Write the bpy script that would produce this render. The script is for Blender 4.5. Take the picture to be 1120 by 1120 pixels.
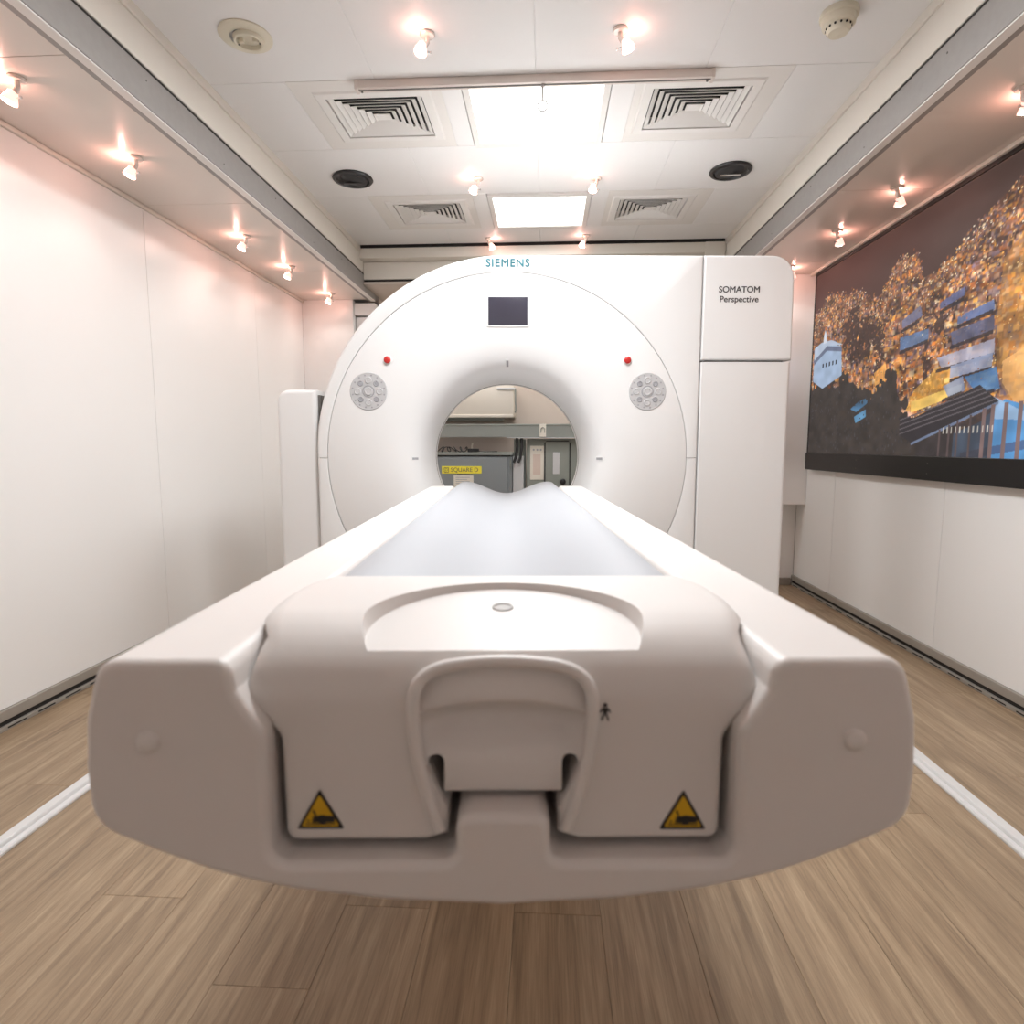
import bpy, bmesh, math, random
import numpy as np
from mathutils import Vector, Matrix

sc = bpy.context.scene
for o in list(bpy.data.objects):
    bpy.data.objects.remove(o, do_unlink=True)
C = sc.collection
rnd = random.Random(7)
PI = math.pi

# ------------------------------------------------------------------ camera
cd = bpy.data.cameras.new('camera')
cam = bpy.data.objects.new('camera', cd)
C.objects.link(cam)
cam.location = (0, 0, 0.97)
cam.rotation_euler = (math.radians(90 - 6.31), 0, math.radians(3.19))
cd.sensor_width = 36
cd.lens = 36 * 660 / 1120
cd.clip_start = 0.02
cd.dof.use_dof = True
cd.dof.focus_distance = 2.6
cd.dof.aperture_fstop = 5.6
sc.camera = cam

# ------------------------------------------------------------------ world, exposure
w = bpy.data.worlds.new('world')
sc.world = w
w.use_nodes = True
w.node_tree.nodes['Background'].inputs[0].default_value = (0.9, 0.92, 1, 1)
w.node_tree.nodes['Background'].inputs[1].default_value = 0.05
sc.view_settings.view_transform = 'Standard'
sc.view_settings.look = 'None'
sc.view_settings.gamma = 1
sc.view_settings.use_curve_mapping = False
sc.view_settings.exposure = 0.22

PANEL_W = (29.0, 10.5, 10.0)   # light of the ceiling panels, watts
SPOT_W = 1.0          # light of each small halogen, watts
PINK_W = 0.50         # the rosy light that leaks through the back of its reflector


def area(name, loc, sx, sy, watts, col):
    l = bpy.data.lights.new(name, 'AREA')
    l.shape = 'RECTANGLE'
    l.size, l.size_y = sx, sy
    l.energy = watts
    l.color = col
    o = bpy.data.objects.new(name, l)
    C.objects.link(o)
    o.location = loc
    return o


ZC = 2.34             # middle ceiling
PANEL_Y = (1.60, 2.685, 3.745)
for y, pw in zip(PANEL_Y, PANEL_W):
    area('panel_light', (-0.045, y, ZC - 0.012), 0.50, 0.42, pw, (0.965, 0.985, 1.0))


# ------------------------------------------------------------------ materials
def lin(c):
    return tuple((x / 12.92 if x <= 0.04045 else ((x + 0.055) / 1.055) ** 2.4) for x in c)


def rgb(r, g, b):
    return lin((r / 255, g / 255, b / 255))


def mat(name, col, rough=0.5, metal=0.0, noise=0.03, nscale=6.0, bump=0.0, bscale=200.0, emit=None, estr=0.0,
        coat=0.0, spec=0.5):
    m = bpy.data.materials.new(name)
    m.use_nodes = True
    nt = m.node_tree
    p = nt.nodes['Principled BSDF']
    p.inputs['Roughness'].default_value = rough
    p.inputs['Metallic'].default_value = metal
    p.inputs['Coat Weight'].default_value = coat
    p.inputs['Specular IOR Level'].default_value = spec
    tc = nt.nodes.new('ShaderNodeTexCoord')
    n = nt.nodes.new('ShaderNodeTexNoise')
    n.inputs['Scale'].default_value = nscale
    n.inputs['Detail'].default_value = 4
    nt.links.new(tc.outputs['Object'], n.inputs['Vector'])
    mx = nt.nodes.new('ShaderNodeMix')
    mx.data_type = 'RGBA'
    mx.inputs[6].default_value = (*[c * (1 - noise) for c in col], 1)
    mx.inputs[7].default_value = (*[min(1, c * (1 + noise)) for c in col], 1)
    nt.links.new(n.outputs['Fac'], mx.inputs[0])
    nt.links.new(mx.outputs[2], p.inputs['Base Color'])
    if bump:
        n2 = nt.nodes.new('ShaderNodeTexNoise')
        n2.inputs['Scale'].default_value = bscale
        nt.links.new(tc.outputs['Object'], n2.inputs['Vector'])
        b = nt.nodes.new('ShaderNodeBump')
        b.inputs['Strength'].default_value = bump
        b.inputs['Distance'].default_value = 0.001
        nt.links.new(n2.outputs['Fac'], b.inputs['Height'])
        nt.links.new(b.outputs['Normal'], p.inputs['Normal'])
    if emit:
        p.inputs['Emission Color'].default_value = (*emit, 1)
        p.inputs['Emission Strength'].default_value = estr
    return m


M = {}
M['gantry'] = mat('gantry_white', (0.88, 0.88, 0.875), 0.42, noise=0.01)
M['table'] = mat('table_white', (0.77, 0.735, 0.71), 0.40, noise=0.01, bump=0.03, bscale=900)
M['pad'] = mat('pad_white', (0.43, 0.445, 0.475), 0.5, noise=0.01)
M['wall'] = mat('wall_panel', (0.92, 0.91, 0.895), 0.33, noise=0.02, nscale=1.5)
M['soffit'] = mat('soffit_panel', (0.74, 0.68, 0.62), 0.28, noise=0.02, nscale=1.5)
M['tile'] = mat('ceiling_tile', (0.86, 0.85, 0.84), 0.5, noise=0.02, nscale=2)
M['tile_dim'] = mat('ceiling_tile_beige', (0.80, 0.775, 0.74), 0.5, noise=0.02, nscale=2)
M['fascia'] = mat('beige_fascia', (0.74, 0.70, 0.63), 0.45, noise=0.02, nscale=3)
M['dark'] = mat('dark_gap', (0.02, 0.018, 0.017), 0.8)
M['alu'] = mat('brushed_aluminium', (0.33, 0.315, 0.30), 0.5, 0.2, noise=0.08, nscale=40, bump=0.02)
M['alu_light'] = mat('pale_aluminium', (0.78, 0.78, 0.78), 0.4, 0.3, noise=0.04, nscale=30)
M['base'] = mat('baseboard_metal', (0.40, 0.37, 0.33), 0.45, 0.3, noise=0.08, nscale=20)
M['black'] = mat('black_plastic', (0.018, 0.018, 0.02), 0.35, noise=0.05)
M['rubber'] = mat('black_rubber', (0.03, 0.03, 0.032), 0.6, noise=0.05)
M['cream'] = mat('cream_plastic', (0.76, 0.71, 0.58), 0.45, noise=0.02)
M['vent'] = mat('vent_white', (0.82, 0.80, 0.77), 0.45, noise=0.01)
M['vent_dark'] = mat('vent_shaft', (0.03, 0.03, 0.03), 0.9)
M['panel_glow'] = mat('panel_diffuser', (0.9, 0.9, 0.9), 0.5, emit=(1.0, 0.985, 0.96), estr=2.0)
M['bulb'] = mat('halogen_lens', (0.9, 0.85, 0.8), 0.2, emit=(1.0, 0.80, 0.70), estr=22.0)
M['spot_body'] = mat('spot_body', (0.82, 0.72, 0.66), 0.25, 0.3, noise=0.02)
M['spot_glass'] = mat('dichroic_glass', (0.85, 0.72, 0.68), 0.15, 0.0, noise=0.02, emit=(1.0, .55, .46), estr=1.1)
M['rail'] = mat('curtain_rail', (0.70, 0.63, 0.58), 0.4, 0.3, noise=0.03)
M['hook'] = mat('hook_metal', (0.36, 0.35, 0.34), 0.35, 0.6)
M['chrome'] = mat('chrome', (0.75, 0.75, 0.75), 0.15, 1.0, noise=0.02)
M['display'] = mat('display_glass', rgb(72, 70, 82), 0.12, noise=0.15, nscale=9)
M['btn'] = mat('keypad_grey', rgb(200, 200, 201), 0.4, noise=0.02)
M['btn_dark'] = mat('keypad_shadow_grey', rgb(168, 168, 172), 0.4, noise=0.02)  # darker grey for alternate keys, rings and printed marks
M['red'] = mat('red_button', (0.62, 0.035, 0.03), 0.3, noise=0.05)
M['teal'] = mat('teal_print', rgb(52, 146, 162), 0.5, noise=0.02)
M['ink'] = mat('dark_grey_print', rgb(85, 83, 84), 0.5, noise=0.02)
M['seam'] = mat('seam_grey', (0.16, 0.15, 0.14), 0.7)
M['joint'] = mat('joint_grey', (0.45, 0.44, 0.43), 0.7)
M['yellow'] = mat('warning_yellow', rgb(214, 168, 20), 0.5, noise=0.06, nscale=30)
M['label_yellow'] = mat('label_yellow', rgb(240, 226, 70), 0.5, noise=0.03)
M['cab'] = mat('cabinet_grey', rgb(134, 140, 143), 0.45, 0.0, noise=0.04)
M['cab_green'] = mat('cabinet_grey_green', rgb(142, 147, 140), 0.45, 0.0, noise=0.04)
M['tray'] = mat('cable_tray_grey', rgb(138, 142, 137), 0.5, 0.1, noise=0.05)
M['paper'] = mat('paper_label', rgb(226, 220, 208), 0.7, noise=0.03)
M['back'] = mat('back_wall_paint', rgb(196, 184, 174), 0.55, noise=0.02, nscale=2)
M['unit'] = mat('unit_cream', rgb(214, 206, 194), 0.45, noise=0.02)
M['post'] = mat('post_pale_grey', rgb(196, 198, 200), 0.45, noise=0.02)
M['floor_sub'] = mat('floor_gap', (0.05, 0.035, 0.025), 0.9)
M['screen_frame'] = mat('screen_frame_black', (0.012, 0.012, 0.013), 0.3, noise=0.05)


def wood():
    m = bpy.data.materials.new('oak_laminate')
    m.use_nodes = True
    nt = m.node_tree
    N = nt.nodes.new
    L = nt.links.new
    p = nt.nodes['Principled BSDF']
    p.inputs['Roughness'].default_value = 0.42
    tc = N('ShaderNodeTexCoord')
    oi = N('ShaderNodeObjectInfo')
    mp = N('ShaderNodeMapping')
    mp.inputs['Scale'].default_value = (38, 2.0, 8)
    L(tc.outputs['Object'], mp.inputs['Vector'])
    off = N('ShaderNodeVectorMath')
    off.operation = 'SCALE'
    cmb = N('ShaderNodeCombineXYZ')
    for i in range(3):
        L(oi.outputs['Random'], cmb.inputs[i])
    L(cmb.outputs[0], off.inputs[0])
    off.inputs['Scale'].default_value = 37
    add = N('ShaderNodeVectorMath')
    add.operation = 'ADD'
    L(mp.outputs[0], add.inputs[0])
    L(off.outputs[0], add.inputs[1])
    n1 = N('ShaderNodeTexNoise')
    n1.inputs['Scale'].default_value = 1.0
    n1.inputs['Detail'].default_value = 5
    n1.inputs['Distortion'].default_value = 1.1
    L(add.outputs[0], n1.inputs['Vector'])
    mp2 = N('ShaderNodeMapping')
    mp2.inputs['Scale'].default_value = (9, 3.2, 9)
    L(add.outputs[0], mp2.inputs['Vector'])
    n2 = N('ShaderNodeTexNoise')
    n2.inputs['Scale'].default_value = 1.6
    n2.inputs['Detail'].default_value = 3
    L(mp2.outputs[0], n2.inputs['Vector'])
    r1 = N('ShaderNodeValToRGB')
    e = r1.color_ramp.elements
    e[0].position, e[0].color = 0.28, (*rgb(134, 114, 92), 1)
    e[1].position, e[1].color = 0.74, (*rgb(180, 158, 130), 1)
    k = e.new(0.5)
    k.color = (*rgb(158, 136, 110), 1)
    L(n1.outputs['Fac'], r1.inputs[0])
    r2 = N('ShaderNodeValToRGB')
    e = r2.color_ramp.elements
    e[0].position, e[0].color = 0.33, (0.70, 0.68, 0.66, 1)
    e[1].position, e[1].color = 0.62, (1.06, 1.06, 1.06, 1)
    L(n2.outputs['Fac'], r2.inputs[0])
    mul = N('ShaderNodeMix')
    mul.data_type = 'RGBA'
    mul.blend_type = 'MULTIPLY'
    mul.inputs[0].default_value = 0.75
    L(r1.outputs[0], mul.inputs[6])
    L(r2.outputs[0], mul.inputs[7])
    hs = N('ShaderNodeHueSaturation')
    mr = N('ShaderNodeMapRange')
    mr.inputs[3].default_value = 0.975
    mr.inputs[4].default_value = 1.025
    L(oi.outputs['Random'], mr.inputs[0])
    L(mr.outputs[0], hs.inputs['Value'])
    L(mul.outputs[2], hs.inputs['Color'])
    L(hs.outputs[0], p.inputs['Base Color'])
    b = N('ShaderNodeBump')
    b.inputs['Strength'].default_value = 0.08
    b.inputs['Distance'].default_value = 0.001
    L(n2.outputs['Fac'], b.inputs['Height'])
    L(b.outputs['Normal'], p.inputs['Normal'])
    return m


M['wood'] = wood()


# ------------------------------------------------------------------ mesh helpers
class MB:
    def __init__(s):
        s.v, s.f = [], []

    def add(s, vs, fs):
        b = len(s.v)
        s.v += [tuple(x) for x in vs]
        s.f += [tuple(b + i for i in f) for f in fs]

    def box(s, x0, y0, z0, x1, y1, z1):
        s.add([(x, y, z) for z in (z0, z1) for y in (y0, y1) for x in (x0, x1)],
              [(0, 2, 3, 1), (4, 5, 7, 6), (0, 1, 5, 4), (2, 6, 7, 3), (0, 4, 6, 2), (1, 3, 7, 5)])

    def bbox(s, x0, y0, z0, x1, y1, z1, r=0.004):
        """box with chamfered edges"""
        bm = bmesh.new()
        bmesh.ops.create_cube(bm, size=1)
        for v in bm.verts:
            v.co = Vector((x0 + (v.co.x + .5) * (x1 - x0), y0 + (v.co.y + .5) * (y1 - y0), z0 + (v.co.z + .5) * (z1 - z0)))
        bmesh.ops.bevel(bm, geom=bm.edges[:], offset=r, segments=2, affect='EDGES', profile=0.5)
        bm.verts.index_update()
        s.add([v.co for v in bm.verts], [[v.index for v in f.verts] for f in bm.faces])
        bm.free()

    def loft(s, loops, cap0=True, cap1=True, closed=True):
        b = len(s.v)
        n = len(loops[0])
        for l in loops:
            s.v += [tuple(p) for p in l]
        for k in range(len(loops) - 1):
            for i in range(n if closed else n - 1):
                j = (i + 1) % n
                s.f.append((b + k * n + i, b + k * n + j, b + (k + 1) * n + j, b + (k + 1) * n + i))
        if cap0:
            s.f.append(tuple(b + i for i in range(n)))
        if cap1:
            s.f.append(tuple(b + (len(loops) - 1) * n + i for i in reversed(range(n))))

    def cyl(s, p0, p1, r0, r1=None, n=20):
        r1 = r0 if r1 is None else r1
        p0, p1 = Vector(p0), Vector(p1)
        d = (p1 - p0).normalized()
        a = d.orthogonal().normalized()
        b = d.cross(a)
        ring = lambda p, r: [p + (a * math.cos(t) + b * math.sin(t)) * r for t in [2 * PI * i / n for i in range(n)]]
        s.loft([ring(p0, r0), ring(p1, r1)])

    def lathe(s, o, d, prof, n=32, cap0=True, cap1=True):
        """prof: (distance along d, radius)"""
        o, d = Vector(o), Vector(d).normalized()
        a = d.orthogonal().normalized()
        b = d.cross(a)
        s.loft([[o + d * h + (a * math.cos(2 * PI * i / n) + b * math.sin(2 * PI * i / n)) * r for i in range(n)] for h, r in prof],
               cap0, cap1)

    def tube(s, pts, r, n=10):
        pts = [Vector(p) for p in pts]
        loops = []
        prev = None
        for i, p in enumerate(pts):
            t = (pts[min(i + 1, len(pts) - 1)] - pts[max(i - 1, 0)]).normalized()
            a = t.orthogonal().normalized() if prev is None else (prev - t * prev.dot(t)).normalized()
            prev = a
            b = t.cross(a)
            loops.append([p + (a * math.cos(2 * PI * k / n) + b * math.sin(2 * PI * k / n)) * r for k in range(n)])
        s.loft(loops)

    def mesh(s, name, off=(0, 0, 0), smooth=35):
        me = bpy.data.meshes.new(name)
        me.from_pydata([(x - off[0], y - off[1], z - off[2]) for x, y, z in s.v], [], s.f)
        bm = bmesh.new()
        bm.from_mesh(me)
        bmesh.ops.recalc_face_normals(bm, faces=bm.faces[:])
        bm.to_mesh(me)
        bm.free()
        if smooth:
            me.shade_smooth()
            me.set_sharp_from_angle(angle=math.radians(smooth))
        return me

    def build(s, name, m, parent=None, off=(0, 0, 0), smooth=35, wn=False):
        o = link(name, s.mesh(name, off, smooth), m, parent)
        if wn:
            k = o.modifiers.new('weighted', 'WEIGHTED_NORMAL')
            k.keep_sharp = True
        return o


def link(name, me, m, parent=None, loc=None):
    o = bpy.data.objects.new(name, me)
    C.objects.link(o)
    if m is not None and not me.materials:
        me.materials.append(m)
    if parent is not None:
        o.parent = parent
    if loc is not None:
        o.location = loc
    return o


def thing(name, label, cat, loc=(0, 0, 0), rz=0.0, group=None):
    o = bpy.data.objects.new(name, None)
    o.empty_display_size = 0.05
    C.objects.link(o)
    o.location = loc
    o.rotation_euler = (0, 0, rz)
    return tag(o, label, cat, group)


def tag(o, label, cat, group=None):
    o['label'] = label
    o['category'] = cat
    if group:
        o['group'] = group
    return o


def struct(o, label=None):
    o['kind'] = 'structure'
    if label:
        o['label'] = label
    return o


def structure_empty(name):
    o = bpy.data.objects.new(name, None)
    C.objects.link(o)
    return struct(o)


def cut(o, cutters):
    """boolean-subtract throwaway meshes and bake the result"""
    tmp = []
    bpy.context.view_layer.update()
    for c in cutters:
        co = bpy.data.objects.new('cutter', c.mesh('cutter', smooth=0))
        C.objects.link(co)
        co.matrix_world = o.matrix_world.copy()
        md = o.modifiers.new('cut', 'BOOLEAN')
        md.operation = 'DIFFERENCE'
        md.solver = 'EXACT'
        md.object = co
        tmp.append(co)
    dg = bpy.context.evaluated_depsgraph_get()
    me = bpy.data.meshes.new_from_object(o.evaluated_get(dg))
    o.modifiers.clear()
    old = o.data
    o.data = me
    bpy.data.meshes.remove(old)
    for co in tmp:
        d = co.data
        bpy.data.objects.remove(co, do_unlink=True)
        bpy.data.meshes.remove(d)
    return o


def text_mesh(body, size, align='CENTER', spacing=1.0, extrude=0.0004, bold=0.0):
    cu = bpy.data.curves.new('lettering', 'FONT')
    cu.body = body
    cu.size = size
    cu.align_x = align
    cu.align_y = 'CENTER'
    cu.space_character = spacing
    cu.extrude = extrude
    cu.offset = bold
    o = bpy.data.objects.new('lettering', cu)
    C.objects.link(o)
    dg = bpy.context.evaluated_depsgraph_get()
    dg.update()
    me = bpy.data.meshes.new_from_object(o.evaluated_get(dg))
    bpy.data.objects.remove(o, do_unlink=True)
    me.transform(Matrix.Rotation(PI / 2, 4, 'X'))      # stands upright, faces -Y
    me.materials.clear()
    return me


def round_poly(pts, seg=6):
    """pts: (x, z, r) -> polyline with rounded corners"""
    out = []
    n = len(pts)
    for i in range(n):
        p = Vector(pts[i][:2])
        r = pts[i][2]
        a = Vector(pts[i - 1][:2]) - p
        b = Vector(pts[(i + 1) % n][:2]) - p
        if r <= 0:
            out.append(tuple(p))
            continue
        la, lb = a.length, b.length
        a.normalize()
        b.normalize()
        ang = a.angle(b)
        t = min(r / math.tan(ang / 2), la * 0.6, lb * 0.6)
        rr = t * math.tan(ang / 2)
        c = p + (a + b).normalized() * (rr / math.sin(ang / 2))
        s0 = p + a * t - c
        s1 = p + b * t - c
        a0 = math.atan2(s0.y, s0.x)
        d = math.atan2(s1.y, s1.x) - a0
        while d > PI:
            d -= 2 * PI
        while d < -PI:
            d += 2 * PI
        for k in range(seg + 1):
            q = a0 + d * k / seg
            out.append((c.x + rr * math.cos(q), c.y + rr * math.sin(q)))
    return out


def inset(poly, d):
    """shrink a counter-clockwise polygon by d"""
    if d == 0:
        return list(poly)
    out = []
    n = len(poly)
    for i in range(n):
        p = Vector(poly[i])
        e0 = p - Vector(poly[i - 1])
        e1 = Vector(poly[(i + 1) % n]) - p
        if e0.length < 1e-9:
            e0 = e1
        if e1.length < 1e-9:
            e1 = e0
        n0 = Vector((-e0.y, e0.x)).normalized()
        n1 = Vector((-e1.y, e1.x)).normalized()
        m = n0 + n1
        if m.length < 1e-6:
            m = n0
        m.normalize()
        k = max(0.5, m.dot(n0))
        q = p + m * (d / k)
        out.append((q.x, q.y))
    return out


def slab(mb, poly, y0, y1, r=0.01, n=4, back=0.0):
    loops = []
    for k in range(n + 1):
        a = PI / 2 * k / n
        loops.append([(x, y0 + r * (1 - math.cos(a)), z) for x, z in inset(poly, r * (1 - math.sin(a)))])
    if back:
        for k in range(n + 1):
            a = PI / 2 * (1 - k / n)
            loops.append([(x, y1 - back * (1 - math.cos(a)), z) for x, z in inset(poly, back * (1 - math.sin(a)))])
    else:
        loops.append([(x, y1, z) for x, z in poly])
    mb.loft(loops)


def circle(cx, cz, r, n=32):
    return [(cx + r * math.cos(2 * PI * i / n), cz + r * math.sin(2 * PI * i / n)) for i in range(n)]


# ================================================================== the room
XL, XR = -1.85, 1.73          # slide-out walls
BL, BR = -1.295, 1.195        # inner faces of the roof beams
ZS = 2.06                     # slide-out ceilings
YL, YRE = 4.62, 4.25          # ends of the slide-outs
YB, YF = 5.40, -1.8           # back wall, wall behind the viewer

# floor and its planks
fb = MB()
fb.box(XL - .1, YF - .1, -0.10, XR + .1, YB + .1, -0.012)
floor = struct(fb.build('floor', M['floor_sub'], smooth=0), 'brown oak laminate plank floor')
PW = 0.179
nx = math.ceil((XR - XL) / PW)
plank_cache = {}
for i in range(nx):
    x0 = XL + i * PW
    x1 = min(x0 + PW, XR)
    y = YF - rnd.choice((0.1, 0.5, 0.9, 0.3, 0.7))
    while y < YB:
        a, b = max(y, YF), min(y + 1.22, YB)
        y += 1.22
        if b - a < 0.02:
            continue
        key = (round(x1 - x0, 3), round(b - a, 3))
        if key not in plank_cache:
            pm = MB()
            hx, hy = (x1 - x0) / 2 - 0.0002, (b - a) / 2 - 0.0002
            pm.loft([[(-hx, -hy, -.012), (hx, -hy, -.012), (hx, hy, -.012), (-hx, hy, -.012)],
                     [(-hx, -hy, -.0008), (hx, -hy, -.0008), (hx, hy, -.0008), (-hx, hy, -.0008)],
                     [(-hx + .0008, -hy + .0008, 0), (hx - .0008, -hy + .0008, 0), (hx - .0008, hy - .0008, 0), (-hx + .0008, hy - .0008, 0)]])
            plank_cache[key] = pm.mesh('plank', smooth=0)
        link('plank', plank_cache[key], M['wood'], floor, ((x0 + x1) / 2, (a + b) / 2, 0))

# floor thresholds of the two slide-outs
def threshold(name, x0, x1, outer):
    t = MB()
    n = 1 if outer > 0 else -1
    prof = [(0, 0.0005), (0, 0.006), (.003, .010), (.014, .011), (.016, .018), (.019, .021), (.042, .021), (.046, .016), (.046, .0005)]
    x = x0
    loops = []
    for y in (YF, 4.2):
        loops.append([(x + n * px, y, pz) for px, pz in prof])
    t.loft(loops)
    return struct(t.build(name, M['alu_light'], smooth=30), 'pale metal threshold strip along the floor')


threshold('trim_1', -1.283, 0, -1)
threshold('trim_2', 1.130, 0, 1)

# walls: panels hung on a backing, thin recessed joints
def panel_wall(name, x, n, edges, z0, z1, y0, y1):
    """wall facing n (+1 = faces +x) made of upright panels"""
    b = MB()
    b.box(min(x - n * .012, x - n * .10), y0, -0.012, max(x - n * .012, x - n * .10), y1, 2.6)
    wl = struct(b.build(name, M['seam'], smooth=0))
    for a, c in zip(edges[:-1], edges[1:]):
        p = MB()
        xx = sorted((x, x - n * .0118))
        p.bbox(xx[0], a + .0013, z0, xx[1], c - .0013, z1, r=.0012)
        p.build('wall_panel', M['wall'], wl, smooth=0)
    return wl


wl = panel_wall('wall_left', XL, 1, [YF, -0.35, 0.70, 1.75, 2.80, 3.86, YL], 0.07, ZS, YF - .1, YL + .1)
wl['label'] = 'white panelled wall on the left'
wr = panel_wall('wall_right', XR, -1, [YF, -1.30, -0.30, 0.70, 1.71, 2.713, 3.71, YRE], 0.07, ZS, YF - .1, YRE + .1)
wr['label'] = 'white panelled wall under the wide screen'

# slim cornice between left wall and its soffit
for nm, x, n, y1, dp in (('trim_3', XL, 1, YL, .016), ('trim_4', XR, -1, 4.10, .052)):
    t = MB()
    xs = sorted((x + n * .0002, x + n * dp))
    t.bbox(xs[0], YF, ZS - .018, xs[1], y1, ZS - .0005, r=.004)
    struct(t.build(nm, M['fascia'], smooth=40))

# baseboards with a ventilation slot
def baseboard(name, x, n, y1):
    root = structure_empty(name)
    b = MB()
    xs = lambda a, c: sorted((x + n * a, x + n * c))
    q = xs(-.011, .012)
    b.bbox(q[0], YF, .034, q[1], y1, .069, r=.002)
    b.build('board', M['base'], root, smooth=0)
    b = MB()
    q = xs(-.011, .004)
    b.box(q[0], YF, .016, q[1], y1, .0338)
    b.build('slot', M['dark'], root, smooth=0)
    b = MB()
    q = xs(-.011, .016)
    b.bbox(q[0], YF, .0005, q[1], y1, .0158, r=.002)
    b.build('lip', M['base'], root, smooth=0)
    b = MB()
    y = YF + .05
    while y < y1 - .1:
        q = xs(.0155, .0168)
        b.box(q[0], y, .006, q[1], y + .075, .011)
        y += .125
    o = b.build('vent_slots', M['dark'], root, smooth=0)
    o['kind'] = 'stuff'
    return root


baseboard('baseboard_left', XL, 1, YL)
baseboard('baseboard_right', XR, -1, YRE)

# wall behind the viewer and the back wall behind the scanner
b = MB()
b.box(XL - .1, YF - .1, -0.012, XR + .1, YF, 2.6)
struct(b.build('wall_front', M['wall'], smooth=0))
b = MB()
b.box(XL - .1, YB, -0.012, XR + .1, YB + .1, 2.6)
struct(b.build('wall_back', M['back'], smooth=0), 'beige wall behind the scanner')

# end of the left slide-out
b = MB()
b.box(XL, YL, -.012, -1.46, YL + .06, 2.06)
wle = struct(b.build('wall_left_end', M['wall'], smooth=0), 'narrow beige end wall of the left slide-out')
b = MB()
b.box(-1.459, YL + .07, 0, -1.30, YL + .10, 1.945)
b.build('lower_panel', M['wall'], wle, smooth=0)
b = MB()
b.box(-1.459, YL + .03, 1.955, -1.30, YL + .10, 2.04)
b.build('upper_panel', M['wall'], wle, smooth=0)
b = MB()
b.box(-1.459, YL + .10, 0, -1.296, YL + .12, 2.06)
b.build('backing', M['seam'], wle, smooth=0)
b = MB()
b.box(-1.40, YL + .13, -.012, -1.295, YB, 2.6)
struct(b.build('wall_left_rear', M['back'], smooth=0))

# end of the right slide-out: boxed column above a shallow niche
b = MB()
b.bbox(1.20, 4.105, 0.575, XR - .0005, YRE - .002, ZS - .0005, r=.003)
wre = struct(b.build('wall_right_end', M['wall'], smooth=0), 'boxed end wall between the scanner and the wide screen')
b = MB()
b.box(1.20, YRE + .001, 0.0, XR - .0005, YRE + .06, ZS)
b.build('niche_back', M['wall'], wre, smooth=0)
b = MB()
b.bbox(1.20, YRE - .02, 0.001, XR - .02, YRE, 0.05, r=.002)
b.build('skirting', M['base'], wre, smooth=0)
b = MB()
b.box(1.20, YRE + .07, -.012, 1.30, YB, 2.6)
struct(b.build('wall_right_rear', M['back'], smooth=0))

# ------------------------------------------------------------------ ceiling
b = MB()
b.box(BL - .02, YF - .1, ZC + .062, BR + .02, 4.45, ZC + .12)
ceiling = struct(b.build('ceiling', M['joint'], smooth=0), 'white tiled ceiling between the two beams')


def tile(x0, x1, y0, y1, m='tile', hole=None):
    t = MB()
    g = .0009
    x0, x1, y0, y1 = x0 + g, x1 - g, y0 + g, y1 - g
    if hole is None:
        t.bbox(x0, y0, ZC, x1, y1, ZC + .06, r=.0015)
    else:
        a, c, d, e = hole
        o = [(x0, y0), (x1, y0), (x1, y1), (x0, y1)]
        i = [(a, d), (c, d), (c, e), (a, e)]
        L = lambda q, z: [(p[0], p[1], z) for p in q]
        t.loft([L(i, ZC + .06), L(o, ZC + .06), L(o, ZC), L(i, ZC), L(i, ZC + .06)], False, False)
    return t.build('ceiling_tile', M[m], ceiling, smooth=0)


rows = [YF, -1.33, -0.80, -0.27, 0.27, 0.80, 1.333, 1.867, 2.405, 2.932, 3.465, 3.99, 4.27]
DIFF = []
PX0, PX1 = -0.335, 0.245                 # light panel opening
for y0, y1 in zip(rows[:-1], rows[1:]):
    lit = any(y0 < p < y1 for p in PANEL_Y)
    if lit:
        tile(BL, -1.0, y0, y1)
        hl = (-.905, -.475, (y0 + y1) / 2 - .175, (y0 + y1) / 2 + .175)
        hr = (.385, .805, (y0 + y1) / 2 - .175, (y0 + y1) / 2 + .175)
        tile(-1.0, -.415, y0, y1, 'tile_dim', hl)
        tile(-.415, PX0, y0, y1)
        tile(PX1, .335, y0, y1)
        tile(.335, .90, y0, y1, 'tile_dim', hr)
        tile(.90, BR, y0, y1)
        if y0 > 1:
            DIFF += [(hl, y0), (hr, y0)]
    else:
        e = [BL, -.65, -.045, .575, BR]
        for a, c in zip(e[:-1], e[1:]):
            tile(a, c, y0, y1)

def joint_strip(x, y0, y1):
    q = MB()
    q.box(x - .004, y0, ZC + .0022, x + .004, y1, ZC + .0045)
    q.build('joint_strip', M['tile'], ceiling, smooth=0)


for x in (-.65, -.045, .575):
    joint_strip(x, 1.87, 2.40)
    joint_strip(x, 2.94, 3.46)
for x in (-1.0, -.415, .335, .90):
    joint_strip(x, 2.412, 2.926)
    joint_strip(x, 3.472, 3.984)

# soffits of the slide-outs
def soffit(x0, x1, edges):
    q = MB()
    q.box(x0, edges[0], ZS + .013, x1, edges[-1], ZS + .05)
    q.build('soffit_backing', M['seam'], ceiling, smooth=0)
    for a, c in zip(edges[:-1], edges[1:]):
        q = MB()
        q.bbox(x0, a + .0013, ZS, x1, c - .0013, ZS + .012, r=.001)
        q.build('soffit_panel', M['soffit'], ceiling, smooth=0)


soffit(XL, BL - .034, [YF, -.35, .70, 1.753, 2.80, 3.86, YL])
soffit(BR + .034, XR, [YF, -.30, .72, 1.77, 2.81, 3.845, YRE])

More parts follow.
